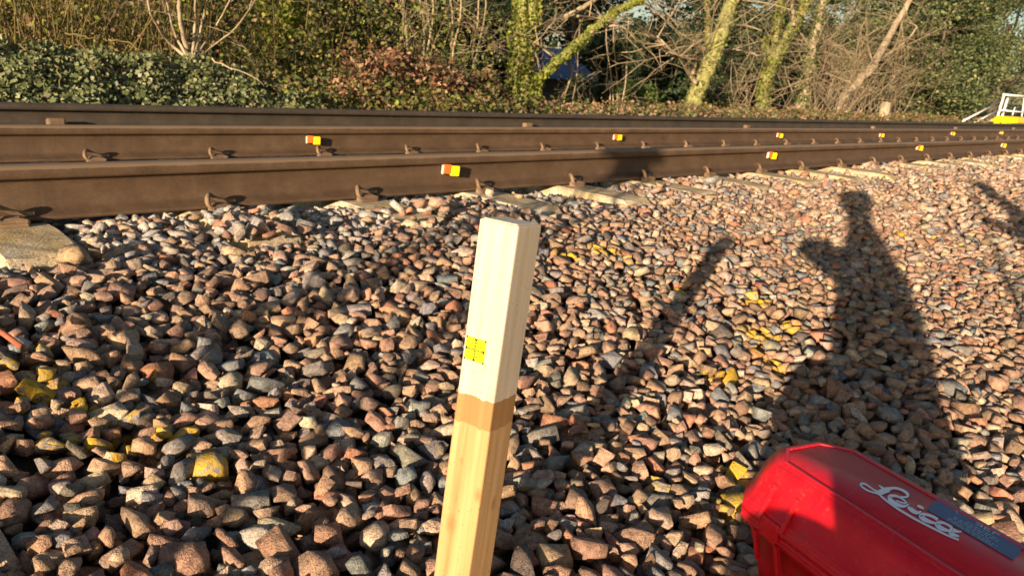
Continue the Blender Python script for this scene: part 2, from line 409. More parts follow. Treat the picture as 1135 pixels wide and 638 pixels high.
def build_ballast():
    protos = stone_protos(34); VAR = []
    for k in range(340):
        lods, (pn, pc) = protos[k % len(protos)]
        Rm = rot('Z', random.uniform(0, 6.28)) @ rot('X', random.gauss(0, .33)) @ rot('Y', random.gauss(0, .33)) @ rot('Z', random.uniform(0, 6.28))
        s = .0212*float(np.clip(random.lognormvariate(0, .25), .55, 1.7))
        n_ = pn @ Rm.T; c_ = pc @ Rm.T*s
        r = s*1.35; m = int(r/CELL)+1; g = np.arange(-m, m+1)*CELL
        GX, GY = np.meshgrid(g, g, indexing='ij')
        top = np.full(GX.shape, 9.); bot = np.full(GX.shape, -9.); d = (n_*c_).sum(1)
        for q in range(len(n_)):
            if abs(n_[q, 2]) < .03: continue
            zz = (d[q]-n_[q, 0]*GX-n_[q, 1]*GY)/n_[q, 2]
            if n_[q, 2] > 0: top = np.minimum(top, zz)
            else: bot = np.maximum(bot, zz)
        ins = (top > bot) & (np.hypot(GX, GY) < r)
        if ins.sum() < 4: ins[m, m] = True
        VAR.append(dict(lods=[((V @ Rm.T)*s, T) for V, T in lods], s=s, m=m, top=np.where(ins, top, -9), bot=np.where(ins, bot, 9), ins=ins))
    small = [k for k, v in enumerate(VAR) if v['s'] < .0195]
    X0, X1, YA, YB = -1.3, 27.0, -.9, 5.5
    nx, ny = int((X1-X0)/CELL), int((YB-YA)/CELL)
    gx = X0+(np.arange(nx)+.5)*CELL; gy = YA+(np.arange(ny)+.5)*CELL
    GX, GY = np.meshgrid(gx, gy, indexing='ij')
    TOP = bal_z(GX, GY).astype(np.float32)
    H = TOP-.052
    BLK = np.zeros((nx, ny), bool)
    for yr, hw in ((Y1, .082), (Y2, .082), (YC, .11)): BLK |= np.abs(GY-yr) < hw
    yc = (Y1+Y2)/2; cover = {}
    for n in range(-2, 40):
        x = SX0+n*SP; w = .116
        ix0, ix1 = int((x-w-X0)/CELL), int((x+w-X0)/CELL)
        if ix1 < 0 or ix0 >= nx: continue
        sl = (slice(max(ix0, 0), ix1), slice(int((yc-1.31-YA)/CELL), int((yc+1.31-YA)/CELL)))
        H[sl] = np.maximum(H[sl], -.182)
        BLK[max(ix0-3, 0):ix1+3, int((Y1-.16-YA)/CELL):int((Y1-.08-YA)/CELL)] = True
        BLK[max(ix0-3, 0):ix1+6, int((Y2-.16-YA)/CELL):int((Y2-.08-YA)/CELL)] = True
    out = []                                                    # x, y, z, variant
    def drop(n, xa, xb, ya, yb, lim, vids, cand=3, dens=None, lift=.0, sl_p=.5):
        got = 0
        for _ in range(n):
            v = VAR[vids[random.randrange(len(vids))]]; m = v['m']; best = None
            for _c in range(cand):
                x = random.uniform(xa, xb); y = random.uniform(ya, yb)
                if dens is not None and not dens(x, y): continue
                i = int((x-X0)/CELL); j = int((y-YA)/CELL)
                if i-m < 0 or j-m < 0 or i+m+1 > nx or j+m+1 > ny: continue
                w = (slice(i-m, i+m+1), slice(j-m, j+m+1))
                if (BLK[w] & v['ins']).any(): continue
                z = float((H[w]-v['bot'])[v['ins']].max())-.22*v['s']
                rel = z-float(TOP[i, j])
                if best is None or rel < best[0]: best = (rel, x, y, z, w, i, j)
            if best is None or best[0] > lim: continue
            rel, x, y, z, w, i, j = best
            # sleepers stay mostly clear
            ns = round((x-SX0)/SP); onS = abs(x-(SX0+ns*SP)) < .14 and y > 2.29
            if onS:
                p = 0.0 if ns == 0 else (.75 if ns == 1 else (.35 if ns == 2 else .16))
                if y > 3: p = .12
                if random.random() > p*sl_p*1.3: continue
            if False: pass
            H[w] = np.maximum(H[w], np.where(v['ins'], z+v['top'], -9))
            xx = X0+(i+.5)*CELL; yy = YA+(j+.5)*CELL
            out.append((xx, yy, z, VAR.index(v) if False else v['id'])); got += 1
        return got
    for k, v in enumerate(VAR): v['id'] = k
    allv = list(range(len(VAR)))
    def wedge(x, y): return (y > -.25) and (y > .75-.55*x-.35) and (x < 5 or y > -.2)
    # near field
    drop(26000, -.9, 4.6, -.35, 2.84, .009, allv, 4, wedge)
    drop(6000, -.9, 4.6, -.3, 2.84, .012, small, 4, wedge)
    drop(19000, 4.6, 11.0, -.2, 2.84, .012, allv, 2)
    drop(110, SX0+SP-.15, SX0+SP+.15, 2.28, 2.72, .06, allv, 1, None, 0, 1.0)
    drop(40, SX0+2*SP-.15, SX0+2*SP+.15, 2.28, 2.7, .06, allv, 1, None, 0, 1.0)
    drop(250, -.4, 11.0, 2.18, 2.80, .035, allv, 1, None, 0, 1.0)
    drop(10000, 11.0, 26.5, -.8, 2.84, .03, allv, 1)
    drop(9000, .2, 24.0, 2.95, 4.30, .022, allv, 1)
    drop(1500, .2, 26.0, 4.50, 5.45, .03, allv, 1)
    P = np.array([o[:3] for o in out]); vid = np.array([o[3] for o in out]); n = len(P)
    # colours of crushed granite
    pal = np.array([(.40, .255, .175), (.32, .20, .14), (.45, .31, .205), (.29, .205, .15), (.26, .245, .225), (.21, .22, .23), (.50, .41, .31), (.42, .20, .125), (.16, .14, .12), (.47, .35, .26), (.37, .35, .32)])
    pw = np.array([.18, .14, .14, .12, .10, .06, .07, .05, .04, .08, .02]); pw /= pw.sum()
    col = pal[RNG.choice(len(pal), n, p=pw)]*RNG.uniform(.75, 1.22, (n, 1))*RNG.uniform(.93, 1.07, (n, 3))*np.array([1.0, .985, .97])
    grey = smooth(2.0, 2.5, P[:, 1])*(RNG.random(n) < .35)*smooth(5, 3, P[:, 0])
    col = col*(1-grey[:, None])+np.array([.36, .35, .335])*grey[:, None]
    lite = smooth(2.25, 2.5, P[:, 1])*(RNG.random(n) < .4)*smooth(3.2, 1.8, P[:, 0])
    col = col*(1-.75*lite[:, None])+np.array([.56, .50, .43])*.75*lite[:, None]
    pale = smooth(2.8, 4.4, P[:, 0])*(RNG.random(n) < .30)
    col = col*(1-.6*pale[:, None])+np.array([.56, .43, .33])*.6*pale[:, None]
    # sprayed yellow patches
    spots = [(18, 410, .05), (60, 395, .05), (30, 445, .06), (95, 450, .07), (135, 468, .05), (185, 412, .04), (190, 485, .07), (120, 490, .05), (65, 487, .05), (140, 500, .05), (225, 518, .04),
             (628, 286, .06), (670, 281, .09), (700, 290, .04), (752, 322, .05), (840, 335, .06), (842, 372, .08), (872, 362, .05), (850, 402, .06), (815, 525, .05), (815, 560, .06), (800, 420, .05),
             (1020, 246, .10), (1030, 262, .1), (998, 262, .12), (1060, 272, .1), (1000, 240, .08), (735, 540, .03), (60, 418, .04)]
    paint = np.zeros(n)
    for px, py, r in spots:
        c = on_ballast(px, py); d = np.hypot(P[:, 0]-c[0], (P[:, 1]-c[1]))
        r *= .55 if px > 990 else (1.5 if px > 600 else .95)
        paint = np.maximum(paint, np.clip(1-d/(r*1.25), 0, 1)*.56+ (d < r*.7)*.10)
    # which ones are on top and show largest
    i = ((P[:, 0]-X0)/CELL).astype(int); j = ((P[:, 1]-YA)/CELL).astype(int)
    sz = np.array([v['s'] for v in VAR])[vid]
    ctop = np.array([v['top'][v['m'], v['m']] for v in VAR])[vid]
    exposed = H[i, j] < P[:, 2]+ctop+.004
    seen = np.zeros(n, bool)
    for k in range(n):
        v = VAR[vid[k]]; m = v['m']; w = H[i[k]-m:i[k]+m+1, j[k]-m:j[k]+m+1]
        seen[k] = bool(((P[k, 2]+v['top']) >= w-.001).any())
    dv = P-CP; dep = dv @ FW; px = W0/2+F*(dv @ RV)/dep; py = H0/2-F*(dv @ UV)/dep
    dist = np.linalg.norm(dv, axis=1)
    vis = exposed & (dep > .3) & (px > 0) & (px < W0) & (py > 0) & (py < H0+6)
    hidden = (px > 478+(640-py)*.15) & (px < 545+(640-py)*.15) & (py > 245)
    hidden |= (px > 815) & (py > 490+.0*px) & (py > 489+.507*(px-942)) & (px > 842)
    score = np.where(vis & ~hidden, sz/dep, 0)
    pick = np.argsort(-score)[:300]; isp = np.zeros(n, bool); isp[pick] = True
    # the bed under the stones
    xs = np.concatenate([np.linspace(-60, -2, 12), np.linspace(-1.5, 27, 115), np.linspace(28, 90, 16)]); ys = np.linspace(-1.1, 5.6, 36)
    BX, BY = np.meshgrid(xs, ys, indexing='ij'); BZ = bal_z(BX, BY)-.055
    BZ[:, 0] -= .4; BZ[:, -1] -= .25
    nyb = len(ys); q = np.arange(len(xs)-1)[:, None]*nyb+np.arange(nyb-1)[None]
    q = np.stack([q, q+nyb, q+nyb+1, q+1], -1).reshape(-1, 4)
    bed = link('ballast_bed', np_mesh('ballast_bed', np.stack([BX, BY, BZ], -1).reshape(-1, 3), np.concatenate([q[:, [0, 1, 2]], q[:, [0, 2, 3]]]), smooth_=True), M['bed'])
    bed['kind'] = 'structure'
    Vs, Ts, Cs, Ps, off = [], [], [], [], 0
    lod = np.where(dist < 1.35, 0, np.where(dist < 2.35, 1, 2))
    for k in range(n):
        if isp[k] or (not seen[k] and (dist[k] > 3.2 or k % 3)): continue
        l = lod[k]
        if not seen[k]: l = 2
        elif l == 0 and not exposed[k]: l = 1
        V, T = VAR[vid[k]]['lods'][l]
        Vs.append(V+P[k]); Ts.append(T+off); off += len(V)
        Cs.append(np.broadcast_to(col[k], V.shape)); Ps.append(np.full(len(V), paint[k]))
    me = np_mesh('ballast_stones', np.concatenate(Vs), np.concatenate(Ts), np.concatenate(Cs), np.concatenate(Ps))
    rest = link('ballast_stones', me, M['stone'], bed); rest['kind'] = 'stuff'
    for k in pick:
        V, T = VAR[vid[k]]['lods'][0]
        me = np_mesh('stone', V, T, np.broadcast_to(col[k], V.shape), np.full(len(V), paint[k]))
        o = link('stone', me, M['stone'], bed); o.location = P[k]
    print('stones', n, 'tris', sum(len(t) for t in Ts))
build_ballast()

# ------------------------------------------------------------------ timber post
def build_post():
    w = .062
    d = ray(574.5, 250.5); tc = CP+d*(1.0/(d @ FW))
    an = math.radians(32); sr = np.array([.72, -.69, 0]); ca = np.array([-.69, -.72, 0])
    e1 = math.cos(an)*sr+math.sin(an)*ca; e1 /= np.linalg.norm(e1)
    ax = np.array([.053, -.004, .536]); ax /= np.linalg.norm(ax)
    e1 = e1-ax*(e1 @ ax); e1 /= np.linalg.norm(e1)
    e2 = np.cross(ax, e1); e2 /= np.linalg.norm(e2)             # away from the viewer
    L = .66
    top = tc-e1*w/2+e2*w/2; base = top-ax*L
    root = empty('wooden_post')
    root.matrix_world = Matrix(((e1[0], e2[0], ax[0], base[0]), (e1[1], e2[1], ax[1], base[1]), (e1[2], e2[2], ax[2], base[2]), (0, 0, 0, 1)))
    tag(root, 'square timber post, pale top half, with a yellow target sticker', 'post')
    bm = box_bm(-w/2, w/2, -w/2, w/2, -.12, L, .0028, 2)
    bmesh.ops.subdivide_edges(bm, edges=[e for e in bm.edges if e.calc_length() > .2], cuts=30, use_grid_fill=True)
    for v in bm.verts:
        v.co += Vector((mnoise.noise(Vector((v.co.x*40, v.co.y*40, v.co.z*5)))*.0011, mnoise.noise(Vector((v.co.x*40+9, v.co.y*40, v.co.z*5)))*.0011, mnoise.noise(v.co*50)*.0012 if v.co.z > .6 else 0))
    bm_obj('timber', bm, wood_mat(), root)
    top_m = plain('sawn_end_grain', (.60, .52, .42), .85, .2, .25, 220, .002)
    bm = box_bm(-w/2+.004, w/2-.004, -w/2+.004, w/2-.004, L-.004, L+.0012, .0006); bm_obj('end_grain', bm, top_m, root)
    # sticker on the face towards -e2
    s = .033; zc = L-.180; xc = -.0095; y0 = -w/2-.0004
    yel = plain('fluorescent_yellow_film', (.86, .90, .01), .35, .5, .02); blk = plain('black_ink', (.02, .02, .01), .5)
    olive = plain('olive_ink', (.10, .11, .0), .5)
    bm = box_bm(xc-s/2, xc+s/2, y0-.0006, y0, zc-s/2, zc+s/2); st = bm_obj('target_sticker', bm, yel, root)
    bm = bmesh.new()
    for r0, r1 in ((.0016, .0030), (.0048, .0063), (.0094, .0111)):
        n = 40
        for k in range(n):
            a0, a1 = 2*math.pi*k/n, 2*math.pi*(k+1)/n
            bm.faces.new([bm.verts.new((xc+r*math.cos(a), y0-.0009, zc+r*math.sin(a))) for r, a in ((r0, a0), (r1, a0), (r1, a1), (r0, a1))][::-1])
    bm_obj('target_rings', bm, olive, st)
    bm = bmesh.new()
    for (ax_, az) in ((1, 0), (-1, 0), (0, 1), (0, -1)):
        t = s/2-.0006
        pts = [(ax_*t+az*.0036, az*t+ax_*.0036), (ax_*t-az*.0036, az*t-ax_*.0036), (ax_*(t-.0050), az*(t-.0050))]
        bm.faces.new([bm.verts.new((xc+p[0], y0-.0012, zc+p[1])) for p in pts])
        pts = [(ax_*.0006+az*.0006, az*.0006+ax_*.0006), (ax_*t+az*.0006, az*t+ax_*.0006), (ax_*t-az*.0006, az*t-ax_*.0006), (ax_*.0006-az*.0006, az*.0006-ax_*.0006)]
        bm.faces.new([bm.verts.new((xc+p[0], y0-.0010, zc+p[1])) for p in pts])
    for sx in (-1, 1):
        for sz in (-1, 1):
            c = (sx*(s/2-.0012), sz*(s/2-.0012)); q = .0014
            bm.faces.new([bm.verts.new((xc+c[0]+a, y0-.0010, zc+c[1]+b)) for a, b in ((-q, -q), (q, -q), (q, q), (-q, q))])
    bm_obj('target_marks', bm, blk, st)
build_post()

# ------------------------------------------------------------------ little survey targets on the rail webs
WHT = plain('target_white', (.62, .50, .42), .4); ORG = plain('target_orange', (.85, .13, .02), .4, .4, .05); YEL = plain('target_yellow', (.90, .62, .01), .4, .4, .05); BLK = plain('black_plastic', (.02, .02, .02), .5)
def rail_target(x, yr, z, label, group):
    r = empty('rail_target', (x, yr-.012, z)); r.rotation_euler = (math.radians(3), math.radians(random.uniform(-3, 6)), math.radians(-14)); tag(r, label, 'survey target', group)
    bm_obj('mount', box_bm(-.02, .02, -.016, .004, -.014, .014, .003), BLK, r)
    bm = box_bm(-.043, -.036, -.032, -.014, -.022, .022, .003, 2); bm_obj('end_cap', bm, WHT, r)
    bm = bmesh.new(); add_box(bm, -.038, .002, -.034, -.015, -.018, .026, .004, 2); bm_obj('orange_half', bm, ORG, r)
    bm = bmesh.new(); add_box(bm, .001, .044, -.036, -.015, -.026, .022, .004, 2); bm_obj('yellow_half', bm, YEL, r)
for x, z in ((2.29, -.072), (5.30, -.068), (8.20, -.055), (10.98, -.066)):
    rail_target(x, Y1, z, 'small orange and yellow survey target on the web of the rail beside the post', 'targets on the rail beside the post')
for x, z in ((2.41, -.081), (5.36, -.080), (8.23, -.076), (11.06, -.085), (13.9, -.07), (16.5, -.06)):
    rail_target(x, Y2, z, 'small orange and yellow survey target on the web of the rail by the conductor rail', 'targets on the rail by the conductor rail')

# ------------------------------------------------------------------ rusty offcut and rod lying in the ballast
bm = bmesh.new()
add_box(bm, -.055, .055, -.018, .018, .0, .006, .002); add_box(bm, -.055, -.047, -.018, .018, .006, .036, .002)
add_box(bm, -.047, .055, .011, .018, .006, .034, .002)
o = bm_obj('steel_offcut', bm, M['clip']); p = on_ballast(258, 245)
o.location = (p[0], p[1]+.02, p[2]+.008); o.rotation_euler = (.1, -.05, -.35); tag(o, 'rusty folded steel offcut lying on the stones near a rail clip', 'scrap metal')
t = Tubes(); q = at(-14, 360, 1.78); q2 = at(24, 384, 1.68)
t.add([q, (q+q2)/2+np.array([0, 0, .004]), q2], .006, 8); o = t.obj('rusty_rod', rust_mat('red_rust', (.20, .05, .025), (.30, .08, .04), (.38, .13, .07)))
tag(o, 'short red rusty rod lying on top of the stones', 'rod')

# ------------------------------------------------------------------ red instrument case
def build_case():
    A = np.array([.33, .94, 0]); A /= np.linalg.norm(A); Nn = np.array([-A[1], A[0], 0])
    P0 = A*.652-Nn*.934; z0 = -.446
    root = empty('instrument_case')
    # local x = along A (towards the track), y = Nn (towards the sun side), z up
    root.matrix_world = Matrix(((A[0], Nn[0], 0, P0[0]), (A[1], Nn[1], 0, P0[1]), (0, 0, 1, z0), (0, 0, 0, 1)))
    tag(root, 'red hard plastic instrument case with white script lettering', 'case')
    red, nt, b = new_mat('red_plastic', .38, .45); P = pos(nt)
    n1 = noise_n(nt, P, 25, 5, .6); n2 = noise_n(nt, P, 350, 2, .6)
    c = ramp(nt, n1, [(.3, (.54, .004, .014)), (.6, (.64, .009, .018)), (.75, (.52, .03, .03))])
    dst = noise_n(nt, P, 90, 5, .75); c = mixc(nt, ramp(nt, dst, [(.58, (0, 0, 0)), (.75, (.28, .28, .28))]), c, (.38, .22, .17))
    scr = noise_n(nt, scaled(nt, P, (14, 260, 60)), 1.0, 2, .6); c = mixc(nt, ramp(nt, scr, [(.70, (0, 0, 0)), (.74, (.25, .25, .25))]), c, (.5, .2, .2)); nt.links.new(c, b.inputs['Base Color'])
    nt.links.new(ramp(nt, n1, [(.3, (.30, .30, .30)), (.7, (.5, .5, .5))]), b.inputs['Roughness'])
    bump(nt, b, n2, .12, .001)
    def loft(levels, name, par, capb=True, capt=True, bev=.004):
        bm = bmesh.new(); rings = []
        for z, hl, hw, ch in levels:
            pts = [(hl, hw-ch), (hl-ch, hw), (-hl+ch, hw), (-hl, hw-ch), (-hl, -hw+ch), (-hl+ch, -hw), (hl-ch, -hw), (hl, -hw+ch)]
            rings.append([bm.verts.new((x, y, z)) for x, y in pts])
        for a, b_ in zip(rings, rings[1:]):
            for j in range(8): bm.faces.new((a[j], a[(j+1) % 8], b_[(j+1) % 8], b_[j]))
        if capb: bm.faces.new(rings[0][::-1])
        if capt: bm.faces.new(rings[-1])
        bmesh.ops.recalc_face_normals(bm, faces=bm.faces[:])
        bmesh.ops.bevel(bm, geom=bm.edges[:], offset=bev, segments=3, affect='EDGES', clamp_overlap=True)
        return bm_obj(name, bm, red, par, True)
    loft([(0, .186, .070, .04), (.016, .198, .082, .045), (.09, .210, .098, .05), (.145, .226, .112, .05), (.150, .234, .124, .052), (.163, .234, .124, .052)], 'case_base', root)
    lid = loft([(.166, .234, .124, .052), (.180, .234, .124, .052), (.185, .226, .115, .05), (.228, .218, .098, .048), (.252, .205, .082, .044)], 'case_lid', root)
    ZT = .252
    # raised frame round the top and recessed panel
    bm = bmesh.new()
    hl, hw, ch = .196, .073, .036
    def oct_(hl, hw, ch, z): return [bm.verts.new((x, y, z)) for x, y in [(hl, hw-ch), (hl-ch, hw), (-hl+ch, hw), (-hl, hw-ch), (-hl, -hw+ch), (-hl+ch, -hw), (hl-ch, -hw), (hl, -hw+ch)]]
    r = [oct_(hl, hw, ch, ZT-.002), oct_(hl-.001, hw-.001, ch, ZT+.0014), oct_(hl-.006, hw-.006, ch-.002, ZT+.0014), oct_(hl-.007, hw-.007, ch-.002, ZT-.001)]
    for a, b_ in zip(r, r[1:]):
        for j in range(8): bm.faces.new((a[j], a[(j+1) % 8], b_[(j+1) % 8], b_[j]))
    bmesh.ops.recalc_face_normals(bm, faces=bm.faces[:]); bm_obj('lid_rim', bm, red, lid, False)
    # ribs and latches on the long sides
    for sy in (1, -1):
        for xo in (.118, -.118):
            for dx in (-.026, .020):
                for lo, hi in (([(dx, .1235, .176), (dx+.007, .1235, .176), (dx+.007, .1265, .176), (dx, .1265, .176)], [(dx, .098, .226), (dx+.007, .098, .226), (dx+.007, .1015, .228), (dx, .1015, .228)]),
                               ([(dx, .110, .10), (dx+.007, .110, .10), (dx+.007, .1165, .10), (dx, .1165, .10)], [(dx, .125, .155), (dx+.007, .125, .155), (dx+.007, .1315, .155), (dx, .1315, .155)])):
                    bm = bmesh.new(); va = [bm.verts.new((xo+x, y*sy, z)) for x, y, z in lo]; vb = [bm.verts.new((xo+x, y*sy, z)) for x, y, z in hi]
                    for j in range(4): bm.faces.new((va[j], va[(j+1) % 4], vb[(j+1) % 4], vb[j]))
                    bm.faces.new(va[::-1]); bm.faces.new(vb); bmesh.ops.recalc_face_normals(bm, faces=bm.faces[:])
                    bm_obj('latch_rib', bm, red, root, False)
            bm = box_bm(xo-.018, xo+.019, .119*sy if sy > 0 else -.1265, .1265 if sy > 0 else .119*sy, .150, .184, .003, 2)
            lt = bm_obj('latch', bm, red, root, True)
    # lettering and label printed on the lid: traced on the lid plane
    inv = np.linalg.inv(np.array(root.matrix_world))
    def loc(px, py):
        P = on_z(px, py, z0+ZT); q = inv @ np.array([*P, 1]); return q[:2]
    zoom1 = lambda x, y: (945+x/7.977, 525+y/7.977)
    white = plain('white_print', (.88, .88, .90), .5, .3, .04)
    strokes = [
        ([(212, 172), (160, 160), (115, 140), (82, 115), (70, 98), (84, 88), (115, 95), (150, 118), (185, 142), (215, 155)], [18, 14, 14, 14, 16, 18, 15, 12, 12, 14]),
        ([(232, 102), (250, 118), (275, 135)], [6, 14, 22]),
        ([(205, 168), (240, 168), (285, 150), (325, 140)], [20, 46, 48, 40]),
        ([(310, 142), (360, 128), (410, 136), (455, 156), (484, 180), (484, 200), (455, 209), (425, 203)], [34, 20, 20, 22, 22, 20, 16, 8]),
        ([(478, 262), (455, 236), (415, 210), (365, 196), (328, 204), (336, 236), (385, 270), (440, 289), (478, 283), (494, 268)], [10, 14, 17, 22, 30, 34, 32, 24, 16, 8]),
        ([(478, 258), (455, 262), (420, 252), (385, 240)], [12, 14, 12, 10]),
        ([(487, 296), (515, 318), (545, 338), (575, 348), (605, 334)], [16, 34, 34, 24, 12]),
        ([(572, 284), (600, 296), (628, 311)], [16, 24, 14]),
        ([(752, 408), (728, 392), (690, 374), (645, 362), (612, 364), (604, 380), (630, 404), (672, 424), (712, 436), (742, 438)], [22, 24, 22, 22, 28, 36, 38, 30, 20, 10]),
        ([(878, 478), (835, 450), (790, 434), (755, 436), (745, 452), (775, 480), (820, 500), (850, 505), (872, 495)], [20, 20, 22, 28, 36, 38, 28, 18, 14]),
        ([(880, 478), (865, 505), (868, 528), (900, 545), (940, 556)], [18, 28, 34, 26, 12]),
        ([(885, 500), (920, 512), (962, 514)], [30, 24, 8]),
        ([(215, 165), (255, 205), (310, 250), (380, 300), (460, 350), (560, 408), (680, 470), (800, 530), (880, 566), (938, 588)], [10, 15, 17, 18, 18, 18, 17, 16, 15, 14])]
    V, T = [], []
    for si, (pts, wd) in enumerate(strokes):
        K = np.array(pts, float); Wd = np.array(wd, float); s = np.linspace(0, len(K)-1, (len(K)-1)*6+1)
        i = np.clip(s.astype(int), 0, len(K)-2); f = (s-i)[:, None]
        Pm, Pa, Pb, Pc = K[np.clip(i-1, 0, None)], K[i], K[i+1], K[np.clip(i+2, None, len(K)-1)]
        Q = .5*(2*Pa+(Pb-Pm)*f+(2*Pm-5*Pa+4*Pb-Pc)*f**2+(3*Pa-Pm-3*Pb+Pc)*f**3)
        ww = np.interp(s, np.arange(len(Wd)), Wd)
        d = np.gradient(Q, axis=0); d /= np.linalg.norm(d, axis=1)[:, None]; nn = np.stack([-d[:, 1], d[:, 0]], -1)
        b0 = len(V)
        for k in range(len(Q)):
            for sg in (-1, 1):
                l = loc(*zoom1(*(Q[k]+sg*nn[k]*ww[k]/2*1.1))); V.append((l[0], l[1], ZT+.0010+.00003*si))
        for k in range(len(Q)-1):
            a = b0+2*k; T += [(a, a+1, a+3), (a, a+3, a+2)]
    link('script_lettering', np_mesh('script_lettering', V, T), white, lid)
    lab = plain('slate_blue_label', (.075, .115, .225), .45, .4, .08)
    pale = plain('label_print', (.72, .75, .80), .5, .3, .05); pale2 = plain('label_small_print', (.42, .47, .55), .5, .3, .05)
    zoom2 = lambda x, y: (1025+x/7.973, 545+y/7.973)
    TL = loc(*zoom2(125, 50)); BL = loc(*zoom2(20, 145)); TR = loc(*zoom2(885, 458)); BR = loc(*zoom2(785, 606))
    u = ((TR-TL)+(BR-BL))/2; v = ((BL-TL)+(BR-TR))/2
    def lp(a, b, z): q = TL+u*a+v*b; return (q[0], q[1], z)
    lb = link('label_plate', np_mesh('label_plate', [lp(0, 0, ZT+.0008), lp(1, 0, ZT+.0008), lp(1, 1, ZT+.0008), lp(0, 1, ZT+.0008)], [(0, 2, 1), (0, 3, 2)]), lab, lid)
    # heading letters S E P from strokes in a 5 x 7 box
    G = {'S': [(4, 0, 0, 0), (0, 0, 0, 3.5), (0, 3.5, 4, 3.5), (4, 3.5, 4, 7), (4, 7, 0, 7)], 'E': [(0, 0, 0, 7), (0, 0, 4, 0), (0, 3.5, 3.2, 3.5), (0, 7, 4, 7)], 'P': [(0, 0, 0, 7), (0, 0, 4, 0), (4, 0, 4, 3.6), (4, 3.6, 0, 3.6)]}
    V, T = [], []
    def bar(a0, b0, a1, b1, z):
        k = len(V); V.extend([lp(a0, b0, z), lp(a1, b0, z), lp(a1, b1, z), lp(a0, b1, z)]); T.extend([(k, k+2, k+1), (k, k+3, k+2)])
    zz = ZT+.0012
    for gi, ch in enumerate('SEP'):
        ox = .50+gi*.095
        for k, (x0, y0, x1, y1) in enumerate(G[ch]):
            sx, sy = .015, .032
            bar(ox+min(x0, x1)*sx-.006, .10+min(y0, y1)*sy-.014, ox+max(x0, x1)*sx+.006, .10+max(y0, y1)*sy+.014, zz+.00005*k)
    link('label_heading', np_mesh('label_heading', V, T), pale, lb)
    V, T = [], []
    rr = random.Random(3)
    for (b, a0, a1) in ((.44, .42, .78), (.55, .28, .80), (.66, .28, .72), (.78, .24, .80), (.88, .24, .76)):
        a = a0
        while a < a1:
            wd = rr.uniform(.015, .06); bar(a, b, min(a+wd, a1), b+.045, zz); a += wd+rr.uniform(.008, .02)
    for k in range(8):
        an = 2.2+k*.35; bar(.29+.035*math.cos(an)-.006, .20+.13*math.sin(an)-.02, .29+.035*math.cos(an)+.012, .20+.13*math.sin(an)+.02, zz+.00004*k)
    link('label_small_print', np_mesh('label_small_print', V, T), pale2, lb)
    # carrying handle on the far end of the lid
    t = Tubes(); t.add([(-.228, -.05, .15), (-.262, -.045, .155), (-.268, -.03, .156), (-.268, .03, .156), (-.262, .045, .155), (-.228, .05, .15)], .010, 10); t.obj('handle', red, root)
build_case()

# ------------------------------------------------------------------ vegetation
def resample(P, n):
    s = np.linspace(0, len(P)-1, n); i = np.clip(s.astype(int), 0, len(P)-2); f = (s-i)[:, None]
    Pm, Pa, Pb, Pc = P[np.clip(i-1, 0, None)], P[i], P[i+1], P[np.clip(i+2, None, len(P)-1)]
    return .5*(2*Pa+(Pb-Pm)*f+(2*Pm-5*Pa+4*Pb-Pc)*f**2+(3*Pa-Pm-3*Pb+Pc)*f**3)
def leaf_np(C, size, col, upb=.5, fold=.25, asp=.75, ori=None):
    """folded four point leaves (two triangles each)"""
    n = len(C); C = np.asarray(C, float)
    nrm = RNG.normal(size=(n, 3)); nrm /= np.linalg.norm(nrm, axis=1)[:, None]
    if ori is not None: nrm = nrm*(1-upb)+np.asarray(ori)*upb
    else: nrm[:, 2] = np.abs(nrm[:, 2])+upb
    nrm /= np.linalg.norm(nrm, axis=1)[:, None]
    a = RNG.normal(size=(n, 3)); a -= nrm*(a*nrm).sum(1)[:, None]; a /= np.linalg.norm(a, axis=1)[:, None]
    b = np.cross(nrm, a); s = np.broadcast_to(np.asarray(size, float), (n,))[:, None]
    V = np.stack([C-a*s*.5, C+b*s*asp*.5+nrm*s*fold*.5, C+a*s*.6, C-b*s*asp*.5+nrm*s*fold*.5], 1).reshape(-1, 3)
    i = np.arange(n)[:, None]*4; T = np.concatenate([i+np.array([[0, 1, 2]]), i+np.array([[0, 2, 3]])])
    return V, T, np.repeat(col, 4, axis=0)
def leaf_obj(name, parts, mat, parent=None):
    V, T, Cc, o = [], [], [], 0
    for v, t, c in parts: V.append(v); T.append(t+o); Cc.append(c); o += len(v)
    return link(name, np_mesh(name, np.concatenate(V), np.concatenate(T), np.concatenate(Cc)), mat, parent)
def cols(n, pal, var=.25):
    pal = np.array(pal); return pal[RNG.integers(0, len(pal), n)]*RNG.uniform(1-var, 1+var, (n, 1))
IVY = [(.075, .095, .03), (.11, .13, .045), (.16, .17, .07), (.05, .065, .022), (.21, .21, .11)]
YGR = [(0.196, 0.241, 0.034), (0.276, 0.299, 0.046), (0.138, 0.184, 0.029), (0.31, 0.287, 0.069)]
EVG = [(0.031, 0.056, 0.025), (0.049, 0.077, 0.031), (0.025, 0.042, 0.02), (0.07, 0.098, 0.042)]
HOL = [(0.07, 0.101, 0.039), (0.109, 0.139, 0.054), (0.155, 0.178, 0.07), (0.046, 0.07, 0.028), (0.202, 0.202, 0.093)]
BRN = [(.22, .12, .07), (.30, .18, .11), (.16, .09, .05), (.34, .24, .15), (.12, .12, .05)]
OLV = [(0.15, 0.15, 0.045), (0.21, 0.18, 0.06), (0.27, 0.21, 0.09), (0.105, 0.12, 0.03)]
